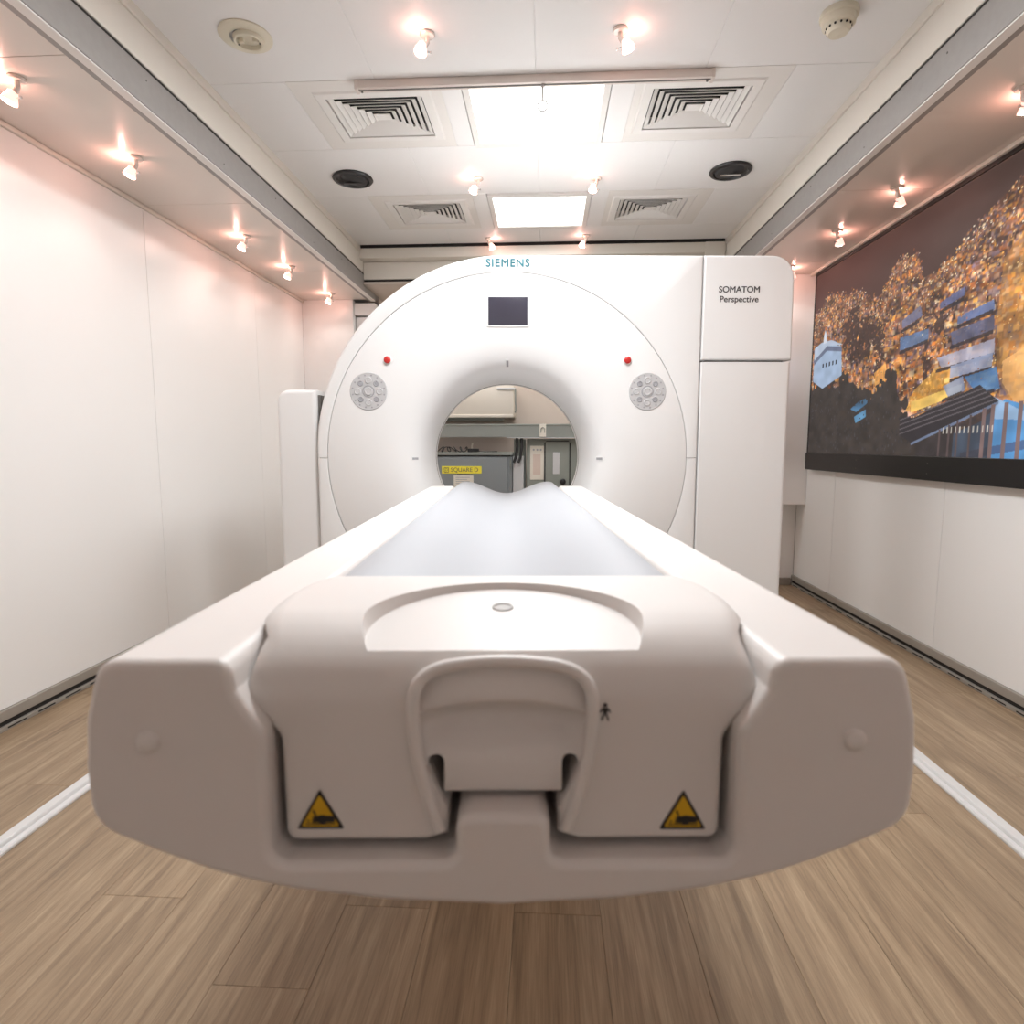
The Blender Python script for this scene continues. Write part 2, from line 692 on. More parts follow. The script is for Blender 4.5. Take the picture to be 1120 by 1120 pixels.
# roof beams: grey metal band, pale edge strip, dark gap, beige fascia
def beam(name, x, n, y1):
    """n: direction away from the middle of the room"""
    root = structure_empty(name)
    xs = lambda a, c: sorted((x + n * a, x + n * c))
    q = xs(0, .06)
    t = MB()
    t.bbox(q[0], YF, ZS - .001, q[1], y1, ZS + .112, r=.002)
    t.build('metal_band', M['alu'], root, smooth=0)
    q = xs(.003, .035)
    t = MB()
    t.bbox(q[0], YF, ZS - .006, q[1], y1, ZS - .0012, r=.0015)
    t.build('edge_strip', M['vent'], root, smooth=0)
    q = xs(.006, .06)
    t = MB()
    t.box(q[0], YF, ZS + .1125, q[1], y1, ZS + .124)
    t.build('gap', M['dark'], root, smooth=0)
    q = xs(.001, .06)
    t = MB()
    t.bbox(q[0], YF, ZS + .1245, q[1], y1 + .02, ZC - .035, r=.002)
    t.build('fascia', M['fascia'], root, smooth=0)
    q = xs(-.006, .06)
    t = MB()
    t.bbox(q[0], YF, ZC - .0348, q[1], 4.3, ZC + .02, r=.004)
    t.build('moulding', M['fascia'], root, smooth=0)
    t = MB()
    for k in range(7):
        yy = 1.55 + k * .47
        t.lathe((x - n * .0012, yy, ZS + .03 + .05 * (k % 2)), (n, 0, 0), [(0, .001), (0, .003), (.002, .003)], 8)
    s = t.build('screws', M['seam'], root, smooth=0)
    s['kind'] = 'stuff'
    return root


beam('trim_5', BL, -1, 4.66)['label'] = 'grey metal roof beam on the left'
beam('trim_6', BR, 1, 4.66)['label'] = 'grey metal roof beam on the right'

# stepped bulkhead across the far end of the ceiling
bk = structure_empty('trim_7')
bk['label'] = 'stepped beige bulkhead above the scanner'
t = MB(); t.box(BL, 4.285, ZC - .012, BR, 4.44, ZC + .01); t.build('gap', M['dark'], bk, smooth=0)
t = MB(); t.bbox(BL, 4.275, ZC - .085, BR, 4.44, ZC - .018, r=.003); t.build('upper_band', M['fascia'], bk, smooth=0)
t = MB(); t.bbox(BL, 4.36, ZC - .205, BR, 4.44, ZC - .087, r=.003); t.build('lower_band', M['fascia'], bk, smooth=0)
t = MB(); t.box(BL, 4.37, ZC - .222, BR, 4.44, ZC - .206); t.build('lower_gap', M['dark'], bk, smooth=0)
t = MB(); t.bbox(BL, 4.35, ZC - .24, BR, YB, ZC - .223, r=.003); t.build('rear_ceiling', M['back'], bk, smooth=0)
t = MB(); t.bbox(1.055, 4.262, ZC - .14, 1.185, 4.274, ZC - .02, r=.002); t.build('end_plate', M['fascia'], bk, smooth=0)

# ------------------------------------------------------------------ ceiling light panels
def light_panel(y, label):
    g = thing('ceiling_light', label, 'ceiling light', (-.045, y, ZC), 0, 'square light panels in the ceiling')
    f = MB()
    x0, x1, y0, y1 = PX0 + .045 + .003, PX1 + .045 - .003, -.262, .262
    o = [(x0, y0), (x1, y0), (x1, y1), (x0, y1)]
    i = [(x0 + .026, y0 + .036), (x1 - .026, y0 + .036), (x1 - .026, y1 - .036), (x0 + .026, y1 - .036)]
    L = lambda q, z: [(p[0], p[1], z) for p in q]
    f.loft([L(i, .03), L(o, .03), L(o, -.004), L(i, -.004), L(i, .03)], False, False)
    f.build('frame', M['vent'], g, smooth=0)
    d = MB()
    d.bbox(i[0][0] + .001, i[0][1] + .001, .004, i[2][0] - .001, i[2][1] - .001, .012, r=.001)
    d.build('diffuser', M['panel_glow'], g, smooth=0)


light_panel(PANEL_Y[1], 'larger square lit ceiling panel just behind the curtain rail')
light_panel(PANEL_Y[2], 'smaller looking square lit ceiling panel nearest the scanner')
light_panel(PANEL_Y[0], 'lit ceiling panel above the patient table, in front of the curtain rail')

# ------------------------------------------------------------------ air diffusers
def diffuser(hole, label):
    a, c, d, e = hole
    cx, cy = (a + c) / 2, (d + e) / 2
    hx, hy = (c - a) / 2, (e - d) / 2
    g = thing('air_diffuser', label, 'air vent', (cx, cy, ZC), 0, 'square air diffusers in the ceiling')
    L = lambda x, y, z: [(-x, -y, z), (x, -y, z), (x, y, z), (-x, y, z)]
    f = MB()
    f.loft([L(hx - .022, hy - .022, .045), L(hx - .022, hy - .022, -.006), L(hx + .012, hy + .012, -.006), L(hx + .020, hy + .020, -.0005)], False, False)
    f.build('frame', M['vent'], g, smooth=0)
    f = MB()
    f.box(-hx + .001, -hy + .001, .046, hx - .001, hy - .001, .058)
    f.build('shaft', M['vent_dark'], g, smooth=0)
    n = 7
    for k in range(n):
        s0 = (hx - .022) * (1 - (k + .25) / (n + .6))
        r = (hy - .022) / (hx - .022)
        st = (hx - .022) / (n + .6)
        f = MB()
        i0, o0 = s0 - st * .72, s0
        f.loft([L(o0, o0 * r, -.003), L(i0, i0 * r, .0075), L(i0 + .0015, (i0 + .0015) * r, .0090), L(o0 + .0015, (o0 + .0015) * r, -.0015), L(o0, o0 * r, -.003)], False, False)
        f.build('louvre', M['vent'], g, smooth=0)
    f = MB()
    s0 = (hx - .022) * (.6 / (n + .6)) + .012
    f.loft([L(s0, s0 * r, .0), L(s0, s0 * r, .003)])
    f.build('centre_plate', M['vent'], g, smooth=0)


DL = {-2: 'left square air diffuser above the patient table, nearer than the curtain rail',
      -1: 'right square air diffuser above the patient table, nearer than the curtain rail',
      0: 'left square white air diffuser under the end of the curtain rail',
      1: 'right square white air diffuser under the end of the curtain rail',
      2: 'left small white air diffuser beside the farther lit panel',
      3: 'right small white air diffuser beside the farther lit panel'}
for k, (h, y0) in enumerate(DIFF, -2):
    diffuser(h, DL[k])

# ------------------------------------------------------------------ black round speakers
for x, y, lab, tilt in ((-1.003, 3.235, 'black round ceiling speaker on the left, between the two air diffusers', .18),
                        (.915, 3.248, 'black round ceiling speaker on the right, with a bright slit', -.18)):
    g = thing('ceiling_speaker', lab, 'speaker', (x, y, ZC), 0, 'black round ceiling speakers')
    m_ = MB()
    m_.lathe((0, 0, 0), (0, 0, -1), [(.0, .062), (.0, .100), (.006, .103), (.012, .098), (.014, .084), (.004, .078), (.0005, .062)], 40, False, False)
    m_.build('rim', M['black'], g)
    m_ = MB()
    R_ = Matrix.Rotation(tilt, 4, 'Y')
    m_.lathe((0, 0, .004), R_ @ Vector((0, 0, -1)), [(0, .077), (.012, .073), (.020, .052), (.023, .0)], 32, False, False)
    m_.build('cone', M['rubber'], g)
    m_ = MB()
    m_.bbox(-.05, -.006, -.026, .05, .010, -.018, r=.002)
    m_.build('tilt_bar', M['chrome'] if x > 0 else M['black'], g)

# ------------------------------------------------------------------ smoke detector and empty detector base
g = thing('smoke_detector', 'cream smoke detector on the ceiling near the right beam', 'smoke detector', (.925, 2.14, ZC))
m_ = MB()
m_.lathe((0, 0, 0), (0, 0, -1), [(0, .056), (.008, .058), (.016, .057), (.018, .050), (.022, .050)], 36)
m_.build('base', M['cream'], g)
m_ = MB()
m_.lathe((0, 0, -.0222), (0, 0, -1), [(0, .051), (.016, .049), (.020, .042), (.020, .038), (.032, .036), (.040, .030), (.043, .0)], 36, True, False)
m_.build('sensor_head', M['cream'], g)
m_ = MB()
for k in range(14):
    a = 2 * PI * k / 14
    m_.lathe((.0382 * math.cos(a), .0382 * math.sin(a), -.0475), (math.cos(a), math.sin(a), 0), [(-.002, .0035), (.0006, .0035)], 8)
o = m_.build('vent_slots', M['dark'], g)
o['kind'] = 'stuff'

g = thing('detector_base', 'empty cream detector base on the ceiling near the left beam', 'detector base', (-1.018, 2.143, ZC))
m_ = MB()
m_.lathe((0, 0, 0), (0, 0, -1), [(0, .086), (.004, .086), (.009, .078), (.010, .052), (.010, .050)], 40, False, False)
m_.build('plate', M['cream'], g)
m_ = MB()
m_.lathe((.01, .0, 0), (0, 0, -1), [(.010, .050), (.022, .048), (.024, .045), (.022, .040), (.008, .038), (.006, .0)], 40, False, False)
m_.build('socket', M['cream'], g)
for s in (-1, 1):
    m_ = MB()
    m_.bbox(.01 + s * .024 - .008, -.006, -.021, .01 + s * .024 + .008, .006, -.008, r=.001)
    m_.build('contact', M['cream'], g)
for s in (-1, 1):
    m_ = MB()
    m_.lathe((.01 + s * .036, .004, -.0222), (0, 0, -1), [(0, .003), (.003, .003)], 10)
    m_.build('screw', M['seam'], g)

# ------------------------------------------------------------------ curtain rail with its ring hook
g = thing('curtain_rail', 'long pale curtain rail fixed across the ceiling in front of the lit panel', 'curtain rail', (-.06, 2.42, ZC))
m_ = MB()
m_.bbox(-.667, -.017, -.030, .667, .017, -.0005, r=.003)
m_.build('track', M['rail'], g, smooth=0)
m_ = MB()
m_.box(-.664, -.004, -.0312, .664, .004, -.0302)
m_.build('slot', M['seam'], g, smooth=0)
for s in (-1, 1):
    m_ = MB()
    m_.bbox(s * .664 - .006, -.020, -.034, s * .664 + .006, .020, -.0005, r=.002)
    m_.build('end_stop', M['rail'], g, smooth=0)
    m_ = MB()
    m_.lathe((s * .645, .0, -.030), (0, 0, -1), [(0, .004), (.008, .004), (.009, .0)], 10, True, False)
    m_.build('screw', M['seam'], g)
g = thing('ring_hook', 'small metal ring hook hanging from the middle of the curtain rail', 'hook', (-.02, 2.42, ZC - .0315))
m_ = MB()
m_.lathe((0, 0, 0), (0, 0, -1), [(0, .008), (.006, .008), (.007, .004), (.055, .003)], 12)
m_.build('shank', M['hook'], g)
m_ = MB()
m_.tube([(.019 * math.sin(t), .0, -.073 + .019 * math.cos(t)) for t in [2 * PI * .98 * k / 28 for k in range(29)]], .0028, 8)
m_.build('ring', M['hook'], g)

# ------------------------------------------------------------------ small halogen spotlights
SPOT = {}


def spot_meshes():
    m_ = MB(); m_.lathe((0, 0, 0), (0, 0, -1), [(0, .019), (.004, .020), (.007, .017), (.008, .006)], 24)
    SPOT['base'] = m_.mesh('base')
    m_ = MB(); m_.tube([(0, 0, -.007), (0, 0, -.020), (-.004, 0, -.027), (-.012, 0, -.031)], .0065, 10)
    SPOT['stem'] = m_.mesh('stem')
    d = Vector((-.30, -.25, -1)).normalized()
    o = Vector((-.012, 0, -.026))
    m_ = MB(); m_.lathe(o, d, [(0, .006), (.003, .010), (.014, .013), (.026, .0175), (.029, .0178), (.029, .0155)], 24, True, False)
    SPOT['reflector'] = m_.mesh('reflector')
    m_ = MB(); m_.lathe(o + d * .0275, d, [(0, .0154), (.002, .013), (.004, .007), (.0045, .0)], 24, True, False)
    SPOT['lens'] = m_.mesh('lens')
    m_ = MB(); m_.lathe(o + d * .019 + Vector((.018, .004, 0)), (1, 0, 0), [(-.006, .002), (.006, .002), (.007, .0035), (.010, .003)], 10)
    SPOT['tilt_screw'] = m_.mesh('tilt_screw')


spot_meshes()


def spotlight(x, y, z, label, group, side, k, gain=1.0):
    g = thing('spotlight', label, 'spotlight', (x, y, z), 0, group)
    g.scale = (1.3, 1.3, 1.3)
    g.rotation_euler = (0, 0, (0.4, -.3, 2.6)[(k * 2 + (side > 0)) % 3] if side == 0 else (PI + .3 if side > 0 else -.2))
    for n in ('base', 'stem', 'reflector', 'lens', 'tilt_screw'):
        link(n, SPOT[n], M[{'lens': 'bulb', 'reflector': 'spot_glass', 'tilt_screw': 'chrome'}.get(n, 'spot_body')], g)
    for nm, dz, watts, col, rad in (('halogen_glow', -.075, SPOT_W, (1, .89, .83), .012), ('rosy_glow', -.030, PINK_W, (1, .46, .37), .004)):
        l = bpy.data.lights.new(nm, 'SPOT' if nm == 'halogen_glow' else 'POINT')
        if nm == 'halogen_glow':
            l.spot_size = math.radians(150)
            l.spot_blend = .6
        l.energy = watts * ((.2 if dz < -.05 else .4) if side == 0 else 1) * gain
        l.color = col
        l.shadow_soft_size = rad
        lo = bpy.data.objects.new(nm, l)
        C.objects.link(lo)
        lo.parent = g
        lo.location = (-.024 if nm == 'halogen_glow' else -.030, -.012 if nm == 'halogen_glow' else -.016, dz)


NEAR_Y = (.95, .05, -.85)  # unseen spots carrying the soffit rows on, added to warm the table front
GL, GR, GC = 'small halogens under the left soffit', 'small halogens under the right soffit', 'small halogens on the middle ceiling'
LL = ['nearest lit halogen spot under the left soffit, at the photo edge',
      'second nearest lit halogen spot under the left soffit',
      'middle one of the five lit halogen spots under the left soffit',
      'second farthest lit halogen spot under the left soffit',
      'farthest lit halogen spot under the left soffit, by the end wall']
for k, (x, y) in enumerate(((-1.584, 1.847), (-1.567, 2.349), (-1.575, 3.217), (-1.565, 3.76), (-1.55, 4.42))):
    spotlight(x, y, ZS, LL[k], GL, -1, k)
LR = ['nearest lit halogen spot under the right soffit, cut by the photo edge',
      'lit halogen spot under the right soffit, second nearest, above the screen',
      'lit halogen spot under the right soffit, above the screen end near the scanner',
      'lit halogen spot tucked under the right soffit against the scanner column']
for k, (x, y) in enumerate(((1.455, 2.062), (1.488, 2.79), (1.48, 3.307), (1.49, 3.93))):
    spotlight(x, y, ZS, LR[k], GR, 1, k)
for k, (yy, w1) in enumerate(zip(NEAR_Y, ('just outside the photo', 'level with the viewer', 'behind the viewer'))):
    spotlight(-1.57, yy, ZS, 'halogen spot under the left soffit, ' + w1, GL, -1, k, 1.5)
    spotlight(1.47, yy, ZS, 'halogen spot under the right soffit, ' + w1, GR, 1, k, 1.5)
LC = ['nearest left halogen spot on the middle ceiling before the curtain rail',
      'nearest right halogen spot on the middle ceiling before the curtain rail',
      'left halogen spot between the two lit ceiling panels',
      'right halogen spot between the two lit ceiling panels',
      'left halogen spot on the ceiling edge above the scanner lettering',
      'right halogen spot on the ceiling edge above the scanner']
for k, (x, y) in enumerate(((-.405, 2.165), (.239, 2.18), (-.357, 3.271), (.253, 3.30), (-.389, 4.18), (.256, 4.16))):
    spotlight(x, y, ZC, LC[k], GC, 0, k)

# ================================================================== scanner frame of reference
RZ = math.radians(3.62)                       # scanner and table stand turned a little in the room


def at(x, y):
    c, s = math.cos(RZ), math.sin(RZ)
    return (x * c - y * s, x * s + y * c, 0)


# ------------------------------------------------------------------ the scanner gantry
GO = (0.11, 3.0, 0)
gan = thing('ct_scanner', 'large white ring scanner with round bore standing at the end of the room', 'scanner', at(GO[0], GO[1]), RZ)
CZ = .915
GF = 2.65


def gpart(mb, name, m, smooth=35, parent=None, wn=False):
    return mb.build(name, M[m], parent or gan, GO, smooth, wn)


# front ring with its funnel
m_ = MB()
prof = [(.05, .7835), (.004, .7835), (.0010, .7827), (0, .780), (0, .58), (.002, .55), (.006, .515), (.012, .482), (.021, .452), (.036, .422), (.060, .397), (.10, .376),
        (.16, .360), (.23, .351), (.30, .3475)]
m_.lathe((0, GF, CZ), (0, 1, 0), prof, 128, False, False)
gpart(m_, 'front_cover', 'gantry', 30)
m_ = MB()
m_.lathe((0, GF, CZ), (0, 1, 0), [(.300, .352), (.300, .3465), (.304, .3458), (.310, .3465), (.310, .352)], 96, False, False)
gpart(m_, 'scan_window_rim', 'alu')
m_ = MB()
m_.lathe((0, GF, CZ), (0, 1, 0), [(.310, .3475), (.40, .352), (.52, .38), (.62, .43), (.70, .52), (.705, .78)], 96, False, False)
gpart(m_, 'rear_funnel', 'gantry')


def shell_ray(t):
    """outer outline of the ring housing, seen from the ring centre"""
    dx, dz = math.cos(t), math.sin(t)
    best = 9
    # right, bottom, left straight sides and the top
    cands = []
    if dx > 1e-6:
        cands.append(.8325 / dx)
    if dx < -1e-6:
        cands.append(-.83 / dx)
    if dz < -1e-6:
        cands.append((.04 - CZ) / dz)
    if dz > 1e-6:
        cands.append((1.77 - CZ) / dz)
    r = min(cands)
    if dx < 0 and dz > 0:        # the arc on the upper left
        c0 = .94 - CZ
        bq = dz * c0
        q = bq + math.sqrt(bq * bq - (c0 * c0 - .83 ** 2))
        if q * dz > c0:
            r = min(r, q)
    return r


def shell(t0, t1, name):
    n = 150
    ts = [t0 + (t1 - t0) * i / n for i in range(n + 1)]
    for c in (math.atan2(1.77 - CZ, .8325), math.atan2(.04 - CZ, .8325), math.atan2(.04 - CZ, -.83)):
        for k in (-2 * PI, 0, 2 * PI):
            if t0 < c + k < t1:
                ts.append(c + k)
    ts.sort()
    loops = []
    r_ = .014
    spec = [('o', 0, .68), ('o', 0, r_)]
    for k in range(1, 5):
        a = PI / 2 * k / 4
        spec.append(('o', r_ * (1 - math.cos(a)), r_ * (1 - math.sin(a))))
    spec += [('c', .0035, 0), ('c', .0010, .001), ('c', 0, .004), ('c', 0, .06)]
    mb = MB()
    for kind, ins, dy in spec:
        l = []
        for t in ts:
            r = shell_ray(t) - ins if kind == 'o' else .7855 + ins
            l.append((r * math.cos(t), GF + dy, CZ + r * math.sin(t)))
        loops.append(l)
    mb.loft(loops, False, False, closed=False)
    n_ = len(ts)
    for i in (0, n_ - 1):
        mb.add([l[i] for l in loops], [tuple(range(len(loops)))])
    return gpart(mb, name, 'gantry', 30)


gap = .0016
shell(gap, PI - gap, 'upper_shell')
shell(-PI + gap, -gap, 'lower_shell')
# dark reveal behind the joints
m_ = MB()
m_.lathe((0, GF, CZ), (0, 1, 0), [(.03, .70), (.03, .825)], 96, False, False)
gpart(m_, 'joint_backing', 'joint', 0)
m_ = MB()
m_.box(.825, GF + .03, .05, .85, GF + .06, 1.755)
gpart(m_, 'column_joint', 'seam', 0)

# right-hand column covers
m_ = MB()
slab(m_, round_poly([(.8355, 1.336, 0), (1.226, 1.336, 0), (1.222, 1.770, .095), (.8355, 1.770, 0)], 10), GF, GF + .70, .010, 4)
gpart(m_, 'upper_column_cover', 'gantry', 30, wn=True)
m_ = MB()
pts = [(.8355, .70), (.8355, .004), (.8395, 0)] + [(1.226 - .02 + .02 * math.sin(a), .02 - .02 * math.cos(a)) for a in [PI / 2 * k / 8 for k in range(9)]] + [(1.226, .70)]
m_.loft([[(x, GF + y, z) for x, y in pts] for z in (.04, 1.327)])
gpart(m_, 'lower_column_cover', 'gantry', 30)
m_ = MB()
m_.box(.86, GF + .03, 1.325, 1.20, GF + .6, 1.34)
gpart(m_, 'cover_joint', 'seam', 0)

# left side cover, a little behind the ring face
m_ = MB()
slab(m_, round_poly([(-1.012, .04, 0), (-.837, .04, 0), (-.837, 1.212, 0), (-1.010, 1.212, .055)], 10), GF + .03, GF + .66, .02, 5)
gpart(m_, 'side_cover', 'gantry', 30, wn=True)
m_ = MB()
m_.box(-.845, GF + .06, .05, -.825, GF + .4, 1.19)
gpart(m_, 'side_joint', 'seam', 0)
m_ = MB()
m_.bbox(-.97, GF + .06, 0.0005, 1.18, GF + .66, .039, r=.004)
gpart(m_, 'plinth', 'rubber', 0)
m_ = MB()
m_.bbox(-.83, GF + .70, .05, 1.20, GF + .712, .13, r=.003)
gpart(m_, 'rear_rail', 'gantry', 0)

# display
m_ = MB()
slab(m_, round_poly([(-.089, 1.472, .004), (.094, 1.472, .004), (.094, 1.604, .004), (-.089, 1.604, .004)], 4), GF - .004, GF + .01, .003, 3)
dsp = gpart(m_, 'display_bezel', 'gantry', 30)
m_ = MB()
slab(m_, round_poly([(-.081, 1.479, .001), (.086, 1.479, .001), (.086, 1.596, .001), (-.081, 1.596, .001)], 2), GF - .0052, GF + .0, .0008, 2)
gpart(m_, 'display_glass', 'display', 30, dsp)

# control keypads and red stop buttons
for cx in (-.599, .606):
    cz = 1.201
    m_ = MB()
    m_.lathe((cx, GF, cz), (0, -1, 0), [(-.004, .081), (.001, .081), (.003, .078), (.003, .0765), (.0022, .076), (.0022, 0)], 48, False, False)
    kp = gpart(m_, 'control_keypad', 'btn', 30)
    m_ = MB()
    m_.lathe((cx, GF, cz), (0, -1, 0), [(.002, .018), (.006, .017), (.0065, .013), (.0045, .010), (.0045, 0)], 24, True, False)
    gpart(m_, 'centre_key', 'btn', 30, kp)
    m_ = MB()
    m_.lathe((cx, GF, cz), (0, -1, 0), [(.002, .0265), (.0035, .0258), (.0035, .0225), (.002, .0218)], 32, False, False)
    gpart(m_, 'key_ring', 'btn_dark', 30, kp)
    for k in range(8):
        a = PI / 4 * k
        m_ = MB()
        c = (cx + .0475 * math.cos(a), cz + .0475 * math.sin(a))
        rr = .0155 if k % 2 == 0 else .0125
        m_.lathe((c[0], GF, c[1]), (0, -1, 0), [(.002, rr), (.0045, rr * .92), (.0055, rr * .7), (.0035, rr * .55), (.0038, 0)], 20, True, False)
        gpart(m_, 'key', 'btn_dark' if k % 2 else 'btn', 30, kp)
    for k in range(16):
        a = 2 * PI * (k + .5) / 16
        m_ = MB()
        c = (cx + .069 * math.cos(a), cz + .069 * math.sin(a))
        m_.lathe((c[0], GF, c[1]), (0, -1, 0), [(.002, .0042), (.003, .0035), (.003, 0)], 10, True, False)
        gpart(m_, 'indicator', 'btn_dark', 30, kp)
for cx in (-.514, .516):
    m_ = MB()
    m_.lathe((cx, GF, 1.3335), (0, -1, 0), [(-.002, .022), (.002, .021), (.003, .018)], 24, True, True)
    col = gpart(m_, 'stop_button', 'gantry', 30)
    m_ = MB()
    m_.lathe((cx, GF, 1.3335), (0, -1, 0), [(.003, .014), (.010, .015), (.014, .012), (.016, .006), (.016, 0)], 24, True, False)
    o = gpart(m_, 'red_cap', 'red', 40, col)
    o['label'] = 'bright red push cap'

# laser apertures around the funnel
for er, tg in ((Vector((-1, 0, 0)), Vector((0, 0, 1))), (Vector((1, 0, 0)), Vector((0, 0, 1))), (Vector((0, 0, 1)), Vector((1, 0, 0)))):
    c0 = Vector((0, GF + .047, CZ - (.004 if er.z == 0 else 0))) + er * .4105
    sv = (Vector((0, 1, 0)) - er).normalized()          # along the funnel wall
    nv = (Vector((0, -1, 0)) - er).normalized()         # out of the wall
    q = None
    for nm, ha, hb, n0, n1, mt in (('laser_aperture', .021, .009, -.004, .0015, 'gantry'), ('slit', .016, .005, .0016, .0022, 'btn_dark')):
        m_ = MB()
        m_.bbox(-ha, -hb, n0, ha, hb, n1, r=.0004)
        m_.v = [tuple(c0 + sv * x + tg * y + nv * z) for x, y, z in m_.v]
        q = gpart(m_, nm, mt, 0, q)


def print_on(parent, body, size, x, y, z, m, off, spacing=1.0, bold=0.0, sx=1.0):
    me = text_mesh(body, size, spacing=spacing)
    if bold:                                             # heavier strokes: the same letters laid over with small shifts
        bm = bmesh.new()
        for dx, dz in ((-bold, 0), (bold, 0), (0, -bold), (0, bold)):
            t_ = me.copy()
            t_.transform(Matrix.Translation((dx, 0, dz)))
            bm.from_mesh(t_)
            bpy.data.meshes.remove(t_)
        bm.to_mesh(me)
        bm.free()
    if sx != 1:
        me.transform(Matrix.Scale(sx, 4, (1, 0, 0)))
    o = link('lettering', me, M[m], parent, (x - off[0], y - off[1], z - off[2]))
    return o


print_on(gan, 'SIEMENS', .045, .002, GF - .0006, 1.7345, 'teal', GO, spacing=1.14, bold=.0012)
print_on(gan, 'SOMATOM', .036, .988, GF - .0006, 1.628, 'ink', GO, bold=.0006)
print_on(gan, 'Perspective', .036, .988, GF - .0006, 1.588, 'ink', GO, bold=.0005)

# ------------------------------------------------------------------ the patient table
TX = -.004
TO = (TX, 1.9, 0)
tab = thing('patient_table', 'long white patient table running into the scanner bore', 'table', at(TO[0], TO[1]), RZ)


def tpart(mb, name, m, smooth=35, parent=None, wn=False):
    return mb.build(name, M[m], parent or tab, TO, smooth, wn)


TF = .475                                   # front of the housing
half = [(0, .577, 0), (.098, .582, .3), (.176, .592, .3), (.237, .606, .3), (.292, .628, .2), (.345, .652, .034), (.347, .705, .03), (.344, .745, .03), (.331, .796, .022),
        (.224, .796, .0155), (.220, .770, .01), (.212, .757, .014), (.197, .735, .016), (.197, .618, .015), (.040, .618, .012), (.040, .661, .015)]
poly = [(TX + x, z, r) for x, z, r in half] + [(TX - x, z, r) for x, z, r in reversed(half[1:])]
poly = round_poly(poly, 6)
m_ = MB()
slab(m_, poly, TF, 2.60, .0085, 5, back=.0085)
tpart(m_, 'housing', 'table', 32, wn=True)

# moulded plugs on the housing front
for sx in (-1, 1):
    m_ = MB()
    m_.lathe((TX + sx * .292, TF, .727), (0, -1, 0), [(-.002, .0098), (.0012, .0095), (.0032, .0080), (.0046, .0048), (.0050, 0)], 24, False, False)
    tpart(m_, 'screw_cover', 'table', 60)

# pedestal below
m_ = MB()
m_.loft([[(x, y, z) for x, y in ((-.24, 1.30), (.24, 1.30), (.24, 2.5), (-.24, 2.5))] for z in (.001, .05)])
tpart(m_, 'foot_plate', 'table', 0)
m_ = MB()
for z0, z1, hx, y0, y1 in ((.051, .30, .21, 1.36, 2.45), (.301, .596, .18, 1.42, 2.40)):
    m_.bbox(TX - hx, y0, z0, TX + hx, y1, z1, r=.015)
tpart(m_, 'pedestal', 'table', 40)

# sliding tabletop, hollowed along its length
m_ = MB()
xs = [-.2145, -.209] + [-.20 + .40 * k / 24 for k in range(25)] + [.209, .2145]
def dish(x):
    a = abs(x)
    if a > .205:
        return .7975 - (a - .205) * .2
    return .744 + .055 * (0.5 - 0.5 * math.cos(PI * min(1, a / .195))) ** 1.0
top = [(TX + x, dish(x)) for x in xs]
bot = [(TX + .205, .765), (TX + .188, .728), (TX - .188, .728), (TX - .205, .765)]
loop = list(reversed(top)) + list(reversed([(x, z) for x, z in reversed(bot)]))
loop = [(x, z) for x, z in top] + bot
m_.loft([[(x, y, z) for x, z in loop] for y in (.737, .742, 1.2, 1.8, 2.4, 2.86)])
tpart(m_, 'tabletop', 'pad', 32)

# end cap of the tabletop
CF, CB, ZT = .493, .733, .812
FR = .062          # height of the rounding at the foot end
FY = .085          # its length


def cap_top(t):
    if t >= FY:
        return ZT
    return ZT - FR + FR * math.sqrt(max(0, 1 - ((FY - t) / FY) ** 2))


hc = [(.048, .664, .004), (.048, .632, 0), (.066, .6255, 0), (.190, .6255, .011), (.191, .72, .016), (.206, .743, .016), (.215, .757, .012), (.2195, .776, .016), (.2185, .812, .040)]
cp = [(TX + x, z, r) for x, z, r in hc] + [(TX - x, z, r) for x, z, r in reversed(hc)]
cp = round_poly(cp, 6)
# add points along the top so that it can crown
full = []
for i, p in enumerate(cp):
    q = cp[(i + 1) % len(cp)]
    full.append(p)
    if abs(p[1] - .812) < 1e-4 and abs(q[1] - .812) < 1e-4 and abs(p[0] - q[0]) > .1:
        for k in range(1, 24):
            full.append((p[0] + (q[0] - p[0]) * k / 24, .812))
cp = full
ZB = .742


def cap_loop(y, ins, zt):
    out = []
    for x, z in inset(cp, ins):
        if z > ZB:
            z = ZB + (z - ZB) * (zt - ZB) / (ZT - ZB)
        k = min(1, max(0, (z - .7968) / .0045))      # the lip that overlaps the deck is wider
        k = k * k * (3 - 2 * k)
        hw = float(np.interp(y, (.49, .52, .55, .58, .63, .68, .70, .72, .733), (.2195, .2205, .229, .2375, .243, .240, .235, .226, .214)))
        out.append((TX + (x - TX) * (1 + k * (hw / .2195 - 1)), y, z))
    return out


m_ = MB()
loops = []
rb = .008
for t in [0, .0006, .0015, .003, .005, .008, .012, .017, .023, .030, .038, .047, .056, .056, .066, .075, FY, .10, .12, .14, .16, .18, .20, .212, .222, CB - CF - .012, CB - CF - .006, CB - CF - .002, CB - CF]:
    ins = rb * (1 - math.sqrt(max(0, 1 - ((rb - t) / rb) ** 2))) if t < rb else 0.0
    e = CB - CF - t
    zt = cap_top(t)
    if e < .012:
        zt -= .012 - math.sqrt(max(0, .012 ** 2 - (.012 - e) ** 2))
    loops.append(cap_loop(CF + t, ins, zt))
m_.loft(loops)
cap = tpart(m_, 'end_cap', 'table', 40)
loc = lambda v: v
c1 = MB()                                    # oval tray cut into the top
n = 72
el = lambda k, z, g=0: [(TX + (.129 + g) * math.cos(2 * PI * i / n) - TO[0], .560 + (.122 + g) * math.sin(2 * PI * i / n) - TO[1], z) for i in range(n)]
c1.loft([[(x, y, .7895 + .085 * (y + TO[1] - .50)) for x, y, z in el(0, 0)], el(0, .812, .003), el(0, .9, .010)])
c2 = MB()                                    # handle pocket in the front
